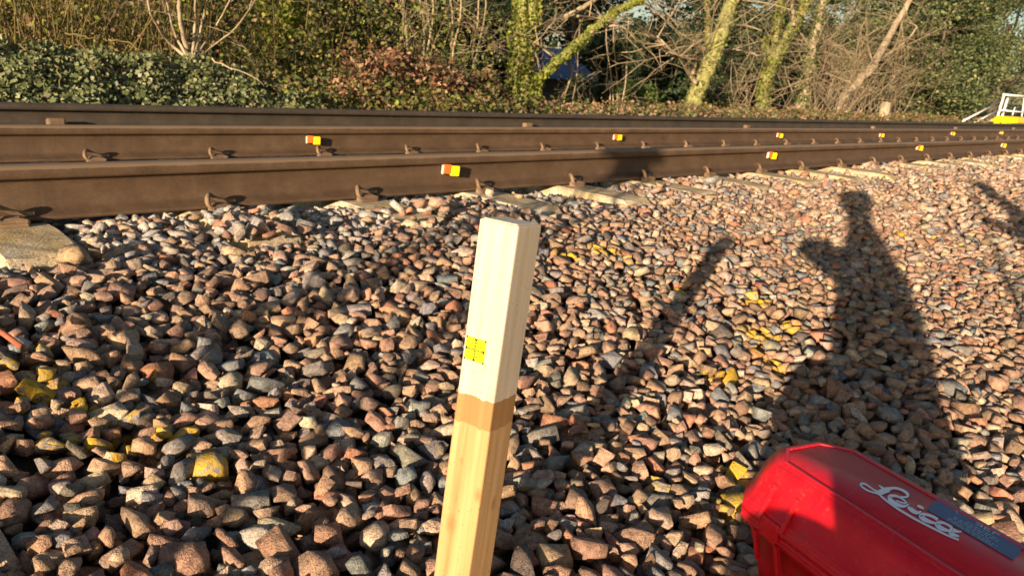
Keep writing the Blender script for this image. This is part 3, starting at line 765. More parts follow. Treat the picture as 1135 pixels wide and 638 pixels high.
def surf_pts(n, xa, xb, ya, yb, h, keep=None):
    X = RNG.uniform(xa, xb, n); Y = RNG.uniform(ya, yb, n)
    if keep is not None:
        k = keep(X, Y); X, Y = X[k], Y[k]
    cl = .5+.3*np.sin(X*5.3+1.2*np.sin(Y*6))*np.sin(Y*4.7+X*2.1)+.25*np.sin(X*11.3+Y*3)*np.sin(Y*9.1-X*4)
    Z = ter_z(X, Y)+RNG.random(len(X))**.7*h*np.maximum(.2+1.0*cl, .1); return np.stack([X, Y, Z], -1)
# ivy covering the bank on the left
c = surf_pts(30000, .2, 4.6, 5.5, 7.3, .24, lambda X, Y: (X < 3.3+.45*(Y-5.6)) & (RNG.random(len(X)) < .25+1.1*(.5+.5*np.sin(X*3.1+2*np.sin(Y*2.9))*np.sin(Y*3.7+1.5*np.sin(X*2.3)))))
iv = leaf_obj('ivy_cover', [leaf_np(c, RNG.uniform(.018, .05, len(c)), cols(len(c), IVY, .3), .5, .2, .95, np.array([-.55, -.65, .5]))], M['ivy'])
tag(iv, 'glossy dark green ivy carpeting the low bank behind the rails', 'ivy', kind='stuff')
for q_, (xa, ya, xb, yb, Y, lab) in enumerate(((85, 52, 112, 96, 6.6, 'brown fallen branch slanting down across the middle of the ivy'), (22, 55, 52, 92, 6.7, 'brown fallen branch lying on the darker ivy'), (235, 72, 292, 98, 6.6, 'pale fallen branch below the coppiced shrub'), (62, 78, 68, 108, 6.3, 'short broken twig sticking out of the ivy'),
        (120, 50, 160, 62, 7.0, 'reddish fallen branch along the top of the ivy'), (72, 45, 108, 50, 7.1, 'arched reddish root on top of the bank'))):
    t = Tubes(); A_ = at(xa, ya, Y+.1); B_ = at(xb, yb, Y-.15); Pm = (A_+B_)/2+np.array([.01, 0, .015])
    P3 = resample(np.array([A_, Pm, B_]), 9)+RNG.normal(0, .010, (9, 3)); P3[:, 2] += .045; t.add(P3, [.008, .003], 6)
    o = t.obj('fallen_branch', M['bark_pale'] if q_ == 2 else M['stalk']); tag(o, lab, 'branch', 'fallen branches on the ivy bank')
# mixed low growth along the whole fence line
c = surf_pts(22000, 2.6, 30, 5.7, 8.8, .22, lambda X, Y: X > 3.2+.45*(Y-5.6)-.6)
mix = np.where((RNG.random(len(c)) < .55)[:, None], cols(len(c), BRN), cols(len(c), OLV+IVY))
ug = leaf_obj('undergrowth', [leaf_np(c, RNG.uniform(.03, .075, len(c)), mix, .35)], M['dry'])
tag(ug, 'brown and green low undergrowth along the foot of the trees', 'undergrowth', kind='stuff')
# thicket of dead stalks on top of the bank
t = Tubes()
for k in range(900):
    X = random.uniform(.9, 6.0); Y = random.uniform(7.4, 10.2)
    if X > 2.6+.35*(Y-7) and random.random() < .75: continue
    z = float(ter_z(X, Y)); L = random.uniform(.5, 1.5); lean = np.array([random.gauss(0, .26), random.gauss(0, .2), 1]); q = np.array([X, Y, z])
    bend = np.array([random.gauss(0, .08), random.gauss(0, .08), 0])
    rr_ = random.uniform(.5, 1.3); t.add([q, q+lean*L*.5+bend*.5, q+lean*L+bend*2*L], [.0075*rr_, .005*rr_, .002], 3, False)
st = t.obj('dead_stalk_thicket', M['stalk']); tag(st, 'thicket of upright brown dead stalks on the bank above the ivy', 'stalks', kind='stuff')
c = np.stack([RNG.uniform(.9, 7, 16000), RNG.uniform(7.4, 10.6, 16000), np.zeros(16000)], -1); c[:, 2] = ter_z(c[:, 0], c[:, 1])+RNG.random(16000)**1.1*1.25
lf = leaf_obj('bank_leaves', [leaf_np(c, RNG.uniform(.025, .06, 16000), cols(16000, OLV+YGR+IVY[2:3]+BRN[:2]), .2)], M['leaf'])
tag(lf, 'olive and brown leaves among the dead stalks on the bank', 'foliage', kind='stuff')
c = surf_pts(5000, .8, 4.6, 7.0, 8.2, .10); lt = leaf_obj('leaf_litter', [leaf_np(c, RNG.uniform(.03, .07, len(c)), cols(len(c), BRN), .6)], M['dry'])
tag(lt, 'reddish brown fallen leaves along the top edge of the ivy', 'leaf litter', kind='stuff')

def grow(tw, p, d, L, r, depth, droop=0.0, wig=.25, nb=3, sides=4):
    p = np.array(p, float); d = np.array(d, float); d /= np.linalg.norm(d); pts = [p]; n = 5
    for k in range(n):
        d = d+np.array([random.gauss(0, wig), random.gauss(0, wig), random.gauss(0, wig)-droop])*.5; d /= np.linalg.norm(d)
        pts.append(pts[-1]+d*L/n)
    tw.add(pts, [r, r*.35], sides if r > .012 else 3, False)
    if depth <= 0: return
    for k in range(nb):
        i = random.randint(1, n); dd = d*.5+np.array([random.gauss(0, .6), random.gauss(0, .6), random.gauss(.12, .5)])
        grow(tw, pts[i], dd, L*random.uniform(.45, .75), r*.5, depth-1, droop, wig, nb, sides)
def px_line(pts, Y, sway=.15):
    return np.array([at(x, y, Y+sway*math.sin(i*1.7)) for i, (x, y) in enumerate(pts)])
def skel_tree(name, label, cat, Y, limbs, bark, ivy=0, twn=20, twl=1.0, twr=.012, ivycol=YGR, ivyr=1.5, twmat='twig', depth=2, group=None, extra_top=None):
    """limbs: list of (pixel points, [radii]); the first is the trunk"""
    base = px_line(limbs[0][0][:1], Y)[0]; base[2] = float(ter_z(base[0], base[1]))-.15
    root = empty(name, base); tag(root, label, cat, group); ml = Matrix.Translation(-Vector(base))
    lines = []
    for k, (pts, rad) in enumerate(limbs):
        P = px_line(pts, Y)
        if k == 0: P = np.concatenate([[base], P])
        P = resample(P, 6*len(P)); P = P+RNG.normal(0, min(.012, .12*max(rad)), P.shape); lines.append((P, rad))
    t = Tubes()
    t.add(lines[0][0]-base, [rad_ for rad_ in lines[0][1]], 10); t.obj('trunk', M[bark], root)
    tw = Tubes()
    for P, rad in lines[1:]: tw.add(P-base, rad, 7)
    for k in range(twn):
        P, rad = lines[random.randrange(len(lines))]; i = random.randint(len(P)//3, len(P)-1)
        grow(tw, P[i]-base, (random.gauss(0, 1), random.gauss(0, .6), random.gauss(.25, .6)), twl*random.uniform(.5, 1.2), twr*random.uniform(.6, 1.3), depth)
    if tw.V: tw.obj('crown', M[twmat], root)
    if ivy:
        parts = []
        for P, rad in lines:
            if max(rad) < .06: continue
            n = int(ivy*len(P)/40); i = RNG.integers(0, len(P)-1, n); f = RNG.random((n, 1)); c = P[i]*(1-f)+P[i+1]*f-base
            rr = np.interp(i/len(P), np.linspace(0, 1, len(rad)), rad); o = RNG.normal(size=(n, 3)); o[:, 2] *= .4; o /= np.linalg.norm(o, axis=1)[:, None]
            c = c+o*(rr*RNG.uniform(.95, ivyr, n))[:, None]
            parts.append(leaf_np(c, RNG.uniform(.035, .075, n), cols(n, ivycol), .5, .2, .95, o))
        leaf_obj('ivy', parts, M['leaf'], root)
    return root
def leafy(name, label, cat, C, R, n, size, pal, mat='leaf', trunk=True, clumps=26, group=None, fill=.55):
    """bush or tree: clumps of leaves in an uneven volume"""
    C = np.array(C, float); R = np.array(R, float); gz_ = float(ter_z(C[0], C[1])); base = np.array([C[0], C[1], gz_-.1])
    root = empty(name, base); tag(root, label, cat, group)
    k = RNG.normal(size=(clumps, 3)); k /= np.linalg.norm(k, axis=1)[:, None]; k *= RNG.uniform(.35, 1.0, (clumps, 1))**.6
    cc = C+k*R; cr = RNG.uniform(.20, .42, clumps)*R.mean()*(1 if clumps < 50 else .72)
    j = RNG.integers(0, clumps, n); d = RNG.normal(size=(n, 3)); d /= np.linalg.norm(d, axis=1)[:, None]
    rad = RNG.random(n)**fill; P = cc[j]+d*(rad*cr[j])[:, None]*np.array([1.15, 1.15, .85])
    jj = j[P[:, 2] > gz_-.05]; P = P[P[:, 2] > gz_-.05]; n = len(P)
    tint = RNG.uniform(.6, 1.45, (clumps, 1))[jj]
    leaf_obj('crown', [leaf_np(P-base, RNG.uniform(.6, 1.4, n)*size, cols(n, pal, .3)*tint, .35)], M[mat], root)
    if trunk:
        t = Tubes(); h = max(C[2]-gz_, .3); t.add([(0, 0, 0), (.03, .02, h*.5+.1), (.0, .05, h+.2)], [max(.03, R.mean()*.06), max(.02, R.mean()*.035)], 7)
        for q in range(0, min(clumps, 9)):
            e = cc[q]-base; t.add([(0, 0.02, h*.4), e*.5+np.array([0, 0, .1*h]), e], [R.mean()*.03, R.mean()*.008], 5)
        t.obj('trunk', M['bark_dark'], root)
    return root
# --- shrubs and trees, left to right
c = surf_pts(9000, 3.2, 6.4, 6.4, 9.4, .42, lambda X, Y: X > 2.9+.45*(Y-6.4)); gs = leaf_obj('scrub', [leaf_np(c, RNG.uniform(.025, .06, len(c)), cols(len(c), OLV+YGR[:1]+IVY[:3]+BRN[:1], .35), .3)], M['leaf'])
tag(gs, 'rough green and olive scrub between the ivy and the brambles', 'scrub', kind='stuff')
skel_tree('coppiced_shrub', 'coppiced shrub with pale bare stems fanning up behind the ivy', 'shrub', 7.1,
  [([(212, 76), (208, 60), (200, 20), (196, -30), (192, -110)], [.03, .012]), ([(210, 66), (190, 50), (172, 25), (163, 0), (155, -60)], [.016, .005]), ([(211, 68), (195, 40), (185, 0), (178, -60)], [.014, .005]),
   ([(213, 68), (216, 30), (217, -10), (220, -90)], [.017, .005]), ([(214, 66), (222, 35), (230, -5), (240, -80)], [.016, .005]), ([(215, 66), (232, 40), (250, 10), (272, -40)], [.011, .004]), ([(216, 68), (240, 48), (262, 30), (290, -10)], [.009, .003])], 'bark_pale', 0, 8, .6, .006, twmat='bark_pale')
leafy('evergreen_bush', 'yellow green leafy bush standing between the stalks and the brambles', 'bush', at(318, 5, 8.6)+np.array([0, 0, .1]), (.42, .45, .75), 2600, .055, YGR)
leafy('evergreen_bush', 'dark glossy evergreen bush left of the thin bare saplings', 'bush', at(412, 10, 9.2), (.7, .6, .8), 3800, .07, IVY[:3]+EVG[:2])
leafy('olive_bush', 'olive green bush behind the yellow green bush', 'bush', at(365, 0, 10.2), (.8, .6, 1.1), 3500, .06, OLV)
leafy('bramble_mound', 'rounded bramble mound with reddish brown leaves', 'bramble', at(450, 95, 7.4), (.95, .6, .42), 4200, .055, BRN+[(.2, .09, .05)], 'dry', False)
leafy('bramble_mound', 'low bramble mound of green and brown leaves beside the ivy trunk', 'bramble', at(520, 105, 7.6), (.6, .5, .30), 2200, .05, BRN+OLV, 'dry', False)
leafy('green_shrub', 'small mid green shrub growing beside the ivy covered bank', 'shrub', at(345, 80, 8.0), (.7, .5, .35), 2200, .05, OLV+IVY, 'leaf', False)
for x0, x1, x2 in ((447, 443, 446), (462, 470, 462), (476, 474, 480), (492, 500, 497), (505, 502, 512), (520, 528, 540), (455, 452, 440), (530, 524, 530)):
    skel_tree('bare_sapling', 'thin bare sapling rising out of the brambles', 'sapling', 8.2+random.uniform(-.3, .5), [([(x0, 108), (x1, 60), ((x1+x2)/2+3, 20), (x2, -30), (x2+8, -120)], [.018, .008])], 'bark_pale', 0, 7, .7, .007, group='thin bare saplings in the brambles', twmat='bark_pale')
skel_tree('ivy_clad_tree', 'upright tree trunk wrapped in yellow green ivy beside the blue roof', 'tree', 9.0,
  [([(582, 120), (578, 80), (581, 40), (586, 0), (592, -70), (600, -220)], [.21, .17, .16, .13]), ([(590, 30), (612, 25), (640, 12), (660, 0), (700, -25)], [.055, .03]), ([(586, -20), (560, -70), (545, -140)], [.06, .02])], 'bark_green', 3600, 12, 1.2, .014, YGR, 1.55)
skel_tree('leaning_tree', 'mossy limb leaning up over the blue roof with bare branches', 'tree', 8.6,
  [([(594, 120), (594, 100), (602, 83), (628, 60), (650, 40), (675, 18), (705, 2), (740, -20), (790, -70)], [.045, .06, .062, .058, .05, .035]), ([(655, 36), (670, 30), (690, 30), (705, 45), (715, 56)], [.025, .008]), ([(640, 18), (660, 20), (685, 26)], [.02, .012]),
   ([(690, 10), (715, 5), (735, 20), (746, 32)], [.028, .01]), ([(720, -5), (735, 10), (752, 30)], [.022, .01]), ([(655, 0), (664, 15), (668, 30)], [.014, .006]), ([(600, 85), (594, 60), (588, 48)], [.02, .01]),
   ([(628, 62), (634, 80), (626, 105)], [.02, .015]), ([(612, 62), (598, 52), (590, 48)], [.016, .008])], 'bark_green', 2600, 22, .9, .011, YGR, 1.5)
for x0, y0, x1 in ((641, 52, 632), (672, 45, 680), (680, 42, 684), (695, 50, 688), (672, 100, 676)):
    skel_tree('hanging_stem', 'thin pale bare stem below the leaning mossy limb', 'stem', 9.4, [([(x1, 122), ((x0+x1)/2+2, 90), (x0, y0), (x0+2, y0-30)], [.016, .010])], 'bark_pale', 0, 2, .5, .005, group='thin stems below the leaning limb')
leafy('green_shrub', 'bright green shrub in the gap below the leaning limb', 'shrub', at(702, 104, 10.5), (.75, .5, .42), 2400, .06, [(.05, .09, .02), (.07, .12, .025), (.09, .13, .03)])
leafy('green_shrub', 'darker green shrub beside the bright green one', 'shrub', at(655, 104, 11), (.8, .5, .4), 1800, .06, EVG+IVY[:1])
skel_tree('mossy_tree', 'thick mossy trunk leaning right, forking high above the rails', 'tree', 8.6,
  [([(764, 131), (772, 105), (785, 72), (796, 45), (806, 15), (818, -20), (835, -90), (860, -200)], [.19, .165, .155, .14, .115, .07]), ([(787, 62), (785, 35), (784, 5), (780, -40)], [.06, .03]), ([(790, 58), (772, 52), (755, 53), (738, 60)], [.045, .015]),
   ([(772, 92), (764, 82), (755, 66), (740, 52), (728, 40)], [.05, .015]), ([(768, 82), (771, 70), (772, 58)], [.035, .018]), ([(800, 32), (822, 28), (845, 34)], [.03, .012]), ([(803, 25), (815, 5), (830, -10)], [.07, .04]), ([(788, 70), (805, 56), (830, 58), (840, 62)], [.04, .015])], 'bark_green', 1100, 40, 1.5, .013, OLV+YGR[:2], 1.15)
skel_tree('mossy_tree', 'forked mossy trunk with ivy at its foot and spreading limbs', 'tree', 8.9,
  [([(845, 134), (846, 110), (850, 85), (858, 65), (870, 45), (884, 20), (897, -5), (915, -60), (925, -170)], [.145, .125, .115, .105, .09, .06]), ([(853, 72), (848, 55), (850, 40)], [.06, .03]), ([(858, 62), (862, 30), (866, 5), (868, -40)], [.08, .05]), ([(880, 28), (878, 5), (874, -20)], [.05, .03]),
   ([(870, 48), (900, 52), (925, 62), (950, 66)], [.04, .012]), ([(868, 62), (872, 85), (880, 105)], [.022, .01]), ([(860, 85), (885, 88), (910, 86)], [.03, .01])], 'bark_green', 3600, 40, 1.4, .013, YGR+IVY[:2], 1.35)
skel_tree('mossy_tree', 'short ivy covered trunk with a pale broken top, right of the forked trunk', 'tree', 8.7,
  [([(884, 134), (890, 110), (896, 88), (898, 70), (903, 40), (912, 0), (920, -80)], [.15, .13, .11, .08, .05]), ([(900, 62), (915, 50), (935, 52)], [.03, .01])], 'bark_pale', 3000, 34, 1.3, .011, IVY+YGR[:1], 1.5)
skel_tree('leaning_bare_tree', 'bare pale brown trunk leaning right in front of the evergreens', 'tree', 8.3,
  [([(925, 132), (935, 108), (950, 92), (968, 72), (983, 45), (1000, 15), (1018, -20), (1050, -100)], [.12, .11, .10, .09, .07, .05]), ([(970, 68), (985, 60), (1005, 45), (1016, 30)], [.05, .015]), ([(935, 118), (950, 112), (965, 104)], [.04, .015]), ([(968, 72), (962, 50), (960, 20)], [.03, .012]), ([(955, 90), (930, 80), (905, 84)], [.03, .01])], 'bark_pale', 0, 44, 1.5, .013)
for px_, py_, Y in ((905, 128, 8.2), (930, 128, 8.0), (960, 130, 8.1), (985, 132, 8.4), (820, 128, 9.2)):
    b_ = at(px_, py_, Y); b_[2] = float(ter_z(b_[0], b_[1])); r_ = empty('bare_shrub', b_); tag(r_, 'tangled bare twiggy shrub at the foot of the leaning trunks', 'shrub', 'bare shrubs under the mossy trees')
    t = Tubes()
    for k in range(13): grow(t, (random.gauss(0, .15), random.gauss(0, .15), 0), (random.gauss(0, .5), random.gauss(0, .4), 1), random.uniform(.8, 1.9), .011, 2, .0, .22, 3)
    t.obj('stems', M['twig'], r_)
t = Tubes(); s_ = at(979, 128, 7.8); t.add([(0, 0, -.5), (.0, 0, .1), (.07, 0, .40)], [.17, .13, .12], 9); o = t.obj('tree_stump', M['bark_pale']); o.location = (s_[0], s_[1], s_[2]-.1); tag(o, 'pale broken tree stump at the foot of the evergreens', 'stump')
# evergreens behind
for (px_, py_, Y, R, n, sz, lab, pal) in (
    (430, -60, 13.5, (1.9, 1.2, 2.2), 9000, .11, 'dark evergreen tree behind the saplings', EVG), (520, -30, 12.5, (1.6, 1.2, 2.0), 9000, .11, 'dark evergreen tree just left of the ivy trunk', EVG),
    (555, 30, 12.0, (1.3, .9, 1.3), 5500, .10, 'dark evergreen bush filling the gap behind the ivy trunk', EVG), (640, -40, 15.5, (2.2, 1.4, 1.9), 7500, .12, 'dark evergreen tree above the blue roof', EVG),
    (700, 70, 14.5, (2.2, 1.0, 1.0), 6000, .11, 'dark hedge like evergreen behind the bright green shrub', EVG), (745, 85, 13.0, (1.8, 1.0, 1.1), 5500, .11, 'dark evergreen left of the thick mossy trunk', EVG),
    (775, 20, 17, (2.6, 1.5, 1.6), 5500, .13, 'dark evergreen tree seen between mossy trunk and leaning limb', EVG), (850, 40, 15.5, (3.0, 1.6, 2.4), 9500, .13, 'dark evergreen tree behind the forked mossy trunk', EVG+HOL[:2]),
    (820, 105, 12, (2.0, 1.0, .8), 5000, .10, 'low dark evergreen between the mossy trunks', EVG+OLV[:1]), (930, 40, 13.5, (3.0, 1.6, 2.2), 10000, .12, 'olive evergreen tree behind the leaning bare trunk', HOL+EVG),
    (300, -20, 12.5, (2.0, 1.2, 1.5), 7500, .09, 'olive green tree behind the yellow green bush', OLV+EVG), (120, -20, 12.5, (2.2, 1.2, 1.4), 8000, .08, 'olive green tree behind the dead stalks', OLV+BRN[:2]), (0, -20, 13, (1.8, 1.2, 1.5), 6500, .08, 'brownish green tree beyond the ivy bank', OLV+BRN[:1])):
    leafy('evergreen_tree', lab, 'tree', at(px_, py_, Y), R, n, sz, pal, clumps=34)
for q_, (px_, py_, Y, lab) in enumerate(((330, 20, 19, 'far dark tree behind the olive green tree'), (480, 30, 20, 'far dark tree seen between the saplings'), (600, 45, 21, 'far dark tree behind the blue roofed shed'), (690, 62, 22, 'far dark tree in the gap below the leaning limb'),
        (750, 60, 23, 'far dark tree behind the thick mossy trunk'), (830, 55, 22, 'far dark tree between the two mossy trunks'), (900, 60, 22, 'far dark tree behind the short ivy trunk'), (965, 60, 20, 'far dark tree behind the leaning bare trunk'), (180, 20, 19, 'far dark tree beyond the dead stalks'))):
    leafy('evergreen_tree', lab, 'tree', at(px_, py_, Y), (3.4, 1.5, 2.3 if px_ not in (690, 750) else 1.7), 7000, .19, EVG, clumps=44)
for (px_, py_, Y, R, n, lab) in ((1040, 60, 8.8, (3.2, 1.8, 2.4), 26000, 'broad olive green holly tree left of the white handrail'), (1120, 30, 9.6, (4.0, 2.0, 3.4), 30000, 'tall olive green holly tree behind the white handrail'), (1010, 20, 10.5, (3.2, 1.6, 3.0), 20000, 'tall dark holly tree behind the leaning bare trunk'),
                             (1075, -40, 10.5, (4, 2, 3.0), 18000, 'tall holly tree behind the broad one'), (1200, 30, 10, (5, 2, 4), 14000, 'tall holly tree beyond the yellow bin')):
    leafy('holly_tree', lab, 'tree', at(px_, py_, Y), R, int(n*1.1), .084, HOL, 'leaf', clumps=90, fill=.5)

# ------------------------------------------------------------------ shed with the blue roof
def build_shed():
    a = at(601, 84, 14.0); b = at(664, 82, 14.0); x0, x1 = a[0], b[0]; ze = a[2]; zt = at(620, 58, 14.0)[2]
    root = empty('garden_shed', ((x0+x1)/2, 14.0, float(ter_z(x0, 14.0)))); r = Vector(root.location); tag(root, 'small dark shed with a slate blue roof behind the leaning limb', 'shed')
    wall = plain('dark_timber_wall', (.05, .035, .025), .9); roof = plain('slate_blue_roof', (.10, .16, .30), .6, .3, .15, 8)
    hw = (x1-x0)/2
    for k in range(9):
        xa = -hw+.1+k*(2*hw-.2)/9; bm_obj('wall_board', box_bm(xa+.006, xa+(2*hw-.2)/9-.006, .12, .16, -.3, ze-r.z), wall, root)
    for sx in (-1, 1): bm_obj('side_wall', box_bm(sx*(hw-.1)-.02, sx*(hw-.1)+.02, .17, 2.2, -.3, ze-r.z), wall, root)
    bm = bmesh.new(); h0 = ze-r.z; h1 = h0+(zt-ze)*1.25
    v = [bm.verts.new(p) for p in ((-hw, 0, h0), (hw, 0, h0), (hw-.05, 1.2, h1), (-hw+.05, 1.2, h1), (hw, 2.4, h0), (-hw, 2.4, h0), (-hw, 0, h0-.06), (hw, 0, h0-.06), (hw, 2.4, h0-.06), (-hw, 2.4, h0-.06))]
    for f in ((0, 1, 2, 3), (3, 2, 4, 5), (6, 7, 1, 0), (1, 7, 8, 4, 2), (0, 3, 5, 9, 6), (5, 4, 8, 9)): bm.faces.new([v[i] for i in f])
    bmesh.ops.recalc_face_normals(bm, faces=bm.faces[:]); bm_obj('roof', bm, roof, root)
build_shed()

# ------------------------------------------------------------------ white handrail and yellow bin at the far right
def build_handrail():
    Y = 7.0; wp = plain('white_galvanised_paint', (.72, .72, .68), .45, .4, .1)
    g = at(1100, 135, Y); base = np.array([g[0], Y, -.25]); root = empty('handrail', base); tag(root, 'white tubular handrail and steps beside the yellow bin', 'handrail')
    def tube(name, pts, r=.025, Yo=0):
        P = [at(x, y, Y+Yo)-base for x, y in pts]; t = Tubes(); t.add(P, r, 8); t.obj(name, wp, root)
    for x0, x1, Yo in ((1103, 1113, 0), (1108, 1118, .12)): tube('post', [(x0, 138), (x1, 105)], .034, Yo)
    tube('top_rail', [(1112, 105), (1150, 108)], .03); tube('mid_rail', [(1107, 122), (1150, 126)], .024)
    tube('post', [(1131, 138), (1136, 107)], .024); tube('baluster', [(1122, 128), (1125, 119)], .02)
    for (xa, ya, xb, yb) in ((1064, 136, 1106, 114), (1076, 138, 1107, 122), (1088, 138, 1108, 129)): tube('sloping_rail', [(xa, ya), (xb, yb)], .024)
    tube('post', [(1068, 140), (1068, 132)], .022)
build_handrail()
def build_bin():
    ym = plain('yellow_plastic', (.80, .50, .01), .45, .4, .05); p = at(1114, 129, 6.4); q = at(1150, 129, 6.4); w = q[0]-p[0]
    root = empty('grit_bin', (p[0]+w/2, 6.4, -.25)); tag(root, 'yellow lidded grit bin in front of the white handrail', 'bin'); h = p[2]+.25
    bm_obj('tub', box_bm(-w/2+.06, w/2-.06, -.28, .28, 0, h*.62, .04, 2), ym, root)
    bm = bmesh.new(); a = [(-w/2, -.32), (w/2, -.32), (w/2, .32), (-w/2, .32)]
    r0 = [bm.verts.new((x, y, h*.62+.002)) for x, y in a]; r1 = [bm.verts.new((x*.98, y, h*.72)) for x, y in a]; r2 = [bm.verts.new((x*.86, y*.8, h)) for x, y in a]
    for A_, B_ in ((r0, r1), (r1, r2)):
        for j in range(4): bm.faces.new((A_[j], A_[(j+1) % 4], B_[(j+1) % 4], B_[j]))
    bm.faces.new(r2); bm.faces.new(r0[::-1]); bmesh.ops.recalc_face_normals(bm, faces=bm.faces[:]); bm_obj('lid', bm, ym, root)
build_bin()

# ------------------------------------------------------------------ the people and the tripod whose shadows lie on the stones
SR = np.cross(SUN_DIR, [0, 0, 1]); SR /= np.linalg.norm(SR); SU = np.cross(SR, SUN_DIR)
U2 = 0.0
def sp(u, v, w): return CP+SR*(u+U2)+SU*v+SUN_DIR*w                 # u right, v up as the sun sees it, w along the light
def skin_person(name, label, J, E, mat, root_i):
    me = bpy.data.meshes.new(name); me.from_pydata([tuple(j[0]) for j in J], E, []); o = link(name, me, mat)
    sk = o.modifiers.new('skin', 'SKIN'); layer = me.skin_vertices[0].data
    for k, j in enumerate(J): layer[k].radius = (j[1], j[2] if len(j) > 2 else j[1]); layer[k].use_root = (k == root_i)
    sk.use_smooth_shade = True; sb = o.modifiers.new('sub', 'SUBSURF'); sb.levels = 2; sb.render_levels = 2
    tag(o, label, 'person'); return o
jacket = plain('orange_work_jacket', (.75, .16, .02), .8, .2, .1, 20); dark = plain('dark_hair', (.03, .02, .015), .8)
W = -.34
def P_(u, v, w=W): return sp(u, v, w)
gz0 = -.56
J = [(P_(.185, -.42), .25, .20), (P_(.195, -.22), .185, .16), (P_(.185, .0), .135, .13), (P_(.15, .10), .062), (P_(.125, .18), .065), (P_(.105, .29), .118, .12), (P_(.105, .375), .085),
     (P_(.22, .02, W-.10), .075), (P_(.085, -.09, W-.02), .068), (P_(-.03, -.045, W+.12), .052), (P_(-.085, -.015, W+.22), .042),
     (P_(.16, .02, W+.12), .075), (P_(.07, -.08, W+.16), .068), (P_(-.02, -.03, W+.22), .052), (P_(-.07, -.008, W+.25), .042),
     (P_(.20, -.50, W+.10), .11), (P_(-.02, -.46, W+.12), .09), (np.array([*P_(.0, 0, W+.10)[:2], gz0+.10]), .055), (np.array([*P_(-.12, 0, W+.10)[:2], gz0+.05]), .04),
     (P_(.24, -.52, W-.10), .11), (np.array([*P_(.08, 0, W-.10)[:2], gz0+.09]), .085), (np.array([*P_(.38, 0, W-.12)[:2], gz0+.08]), .055), (np.array([*P_(.48, 0, W-.12)[:2], gz0+.05]), .04)]
Eg = [(0, 1), (1, 2), (2, 3), (3, 4), (4, 5), (5, 6), (2, 7), (7, 8), (8, 9), (9, 10), (2, 11), (11, 12), (12, 13), (13, 14), (0, 15), (15, 16), (16, 17), (17, 18), (0, 19), (19, 20), (20, 21), (21, 22)]
skin_person('person', 'person kneeling beside the red case, holding up a phone', J, Eg, jacket, 0)
ph = bm_obj('phone', box_bm(-.075, .075, -.004, .004, -.037, .037, .003, 2), BLK); ph.matrix_world = cam.matrix_world @ Matrix.Translation((-.068, -.006, .03)) @ Matrix.Rotation(math.radians(90), 4, 'X')
tag(ph, 'black phone held up sideways by the kneeling person', 'phone')
U2 = -.35; W2 = -1.6; gz2 = float(bal_z(0, -1.9))-.12
J = [(sp(1.48, -.05, W2), .20, .16), (sp(1.48, .18, W2), .20, .16), (sp(1.48, .36, W2), .19, .15), (sp(1.47, .46, W2), .06), (sp(1.42, .52, W2), .065), (sp(1.40, .60, W2), .095), (sp(1.40, .68, W2), .07),
     (sp(1.48, .36, W2-.17), .07), (sp(1.40, .15, W2-.2), .052), (sp(1.26, .26, W2-.08), .04), (sp(1.20, .27, W2), .033),
     (sp(1.54, .36, W2+.17), .07), (sp(1.60, .10, W2+.2), .052), (sp(1.55, -.12, W2+.15), .04), (sp(1.53, -.2, W2+.15), .033),
     (sp(1.49, -.15, W2-.10), .10), (sp(1.47, -.55, W2-.10), .075), (np.array([*sp(1.5, 0, W2-.1)[:2], gz2+.09]), .05), (np.array([*sp(1.36, 0, W2-.1)[:2], gz2+.04]), .04),
     (sp(1.51, -.15, W2+.10), .10), (sp(1.52, -.55, W2+.10), .075), (np.array([*sp(1.54, 0, W2+.1)[:2], gz2+.09]), .05), (np.array([*sp(1.40, 0, W2+.1)[:2], gz2+.04]), .04)]
skin_person('person', 'person standing on the path, holding a long survey pole', J, Eg, jacket, 0)
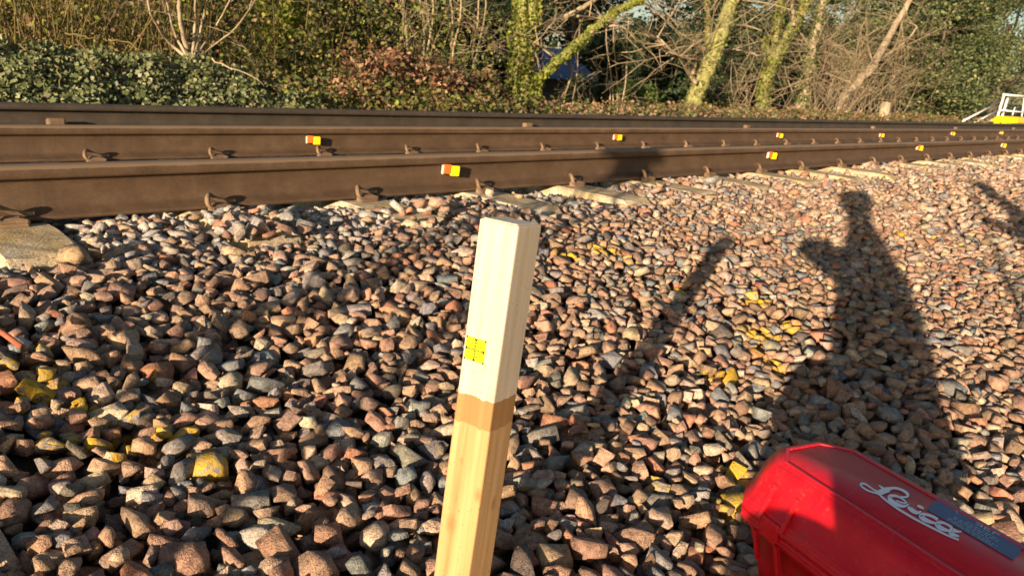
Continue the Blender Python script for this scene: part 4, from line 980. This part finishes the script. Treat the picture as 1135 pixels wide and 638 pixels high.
a = sp(1.31, .68, W2); b = sp(1.10, -.1, W2); dn = (b-a)/abs(b[2]-a[2]); foot = a+dn*(a[2]-gz2)
t = Tubes(); t.add([foot, a], .018, 8); o = t.obj('survey_pole', plain('red_white_pole', (.6, .1, .05), .5)); tag(o, 'slim survey pole held by the standing person', 'pole')
U2 = -.14
def build_tripod():
    W3 = -1.15; top = sp(-1.0, .27, W3); base = np.array([top[0], top[1], float(bal_z(top[0], top[1]))])
    root = empty('tripod', base); tag(root, 'yellow survey tripod standing on the ballast left of the post', 'tripod')
    ylw = plain('yellow_leg_paint', (.75, .50, .03), .5)
    for k in range(3):
        an = math.radians(40+120*k); d = np.array([math.cos(an), math.sin(an), 0]); f = top+d*.46; f[2] = float(bal_z(f[0], f[1]))-.02
        h = top+d*.08-base; t = Tubes(); sd = np.array([-d[1], d[0], 0])*.03; e = f-base
        m_ = h*.45+e*.55
        t.add([h+sd, m_+sd*.8], .012, 6); t.add([h-sd, m_-sd*.8], .012, 6); t.add([h*.55+e*.45, e], .017, 6); t.obj('leg', ylw, root)
    t = Tubes(); t.add([top-base+np.array([0, 0, -.02]), top-base+np.array([0, 0, .015])], .085, 16); t.obj('head_plate', ylw, root)
    r2 = empty('total_station', top+np.array([0, 0, .018])); r2.scale = (1.25,)*3; tag(r2, 'survey instrument mounted on the yellow tripod', 'instrument')
    g = plain('instrument_grey', (.35, .36, .33), .5)
    t = Tubes(); t.add([(0, 0, 0), (0, 0, .05)], [.065, .055], 14); t.obj('tribrach', g, r2)
    bm = bmesh.new(); add_box(bm, -.10, -.05, -.06, .06, .075, .27, .015, 2); add_box(bm, .05, .10, -.06, .06, .075, .27, .015, 2); add_box(bm, -.10, .10, -.07, .07, .052, .09, .01, 2); bm_obj('alidade', bm, g, r2)
    t = Tubes(); t.add([(0, -.10, .18), (0, .09, .18)], [.038, .045], 14); t.obj('telescope', BLK, r2)
    t = Tubes(); t.add([(-.08, 0, .265), (-.08, 0, .31), (.08, 0, .31), (.08, 0, .265)], .012, 8); t.obj('handle', BLK, r2)
build_tripod()
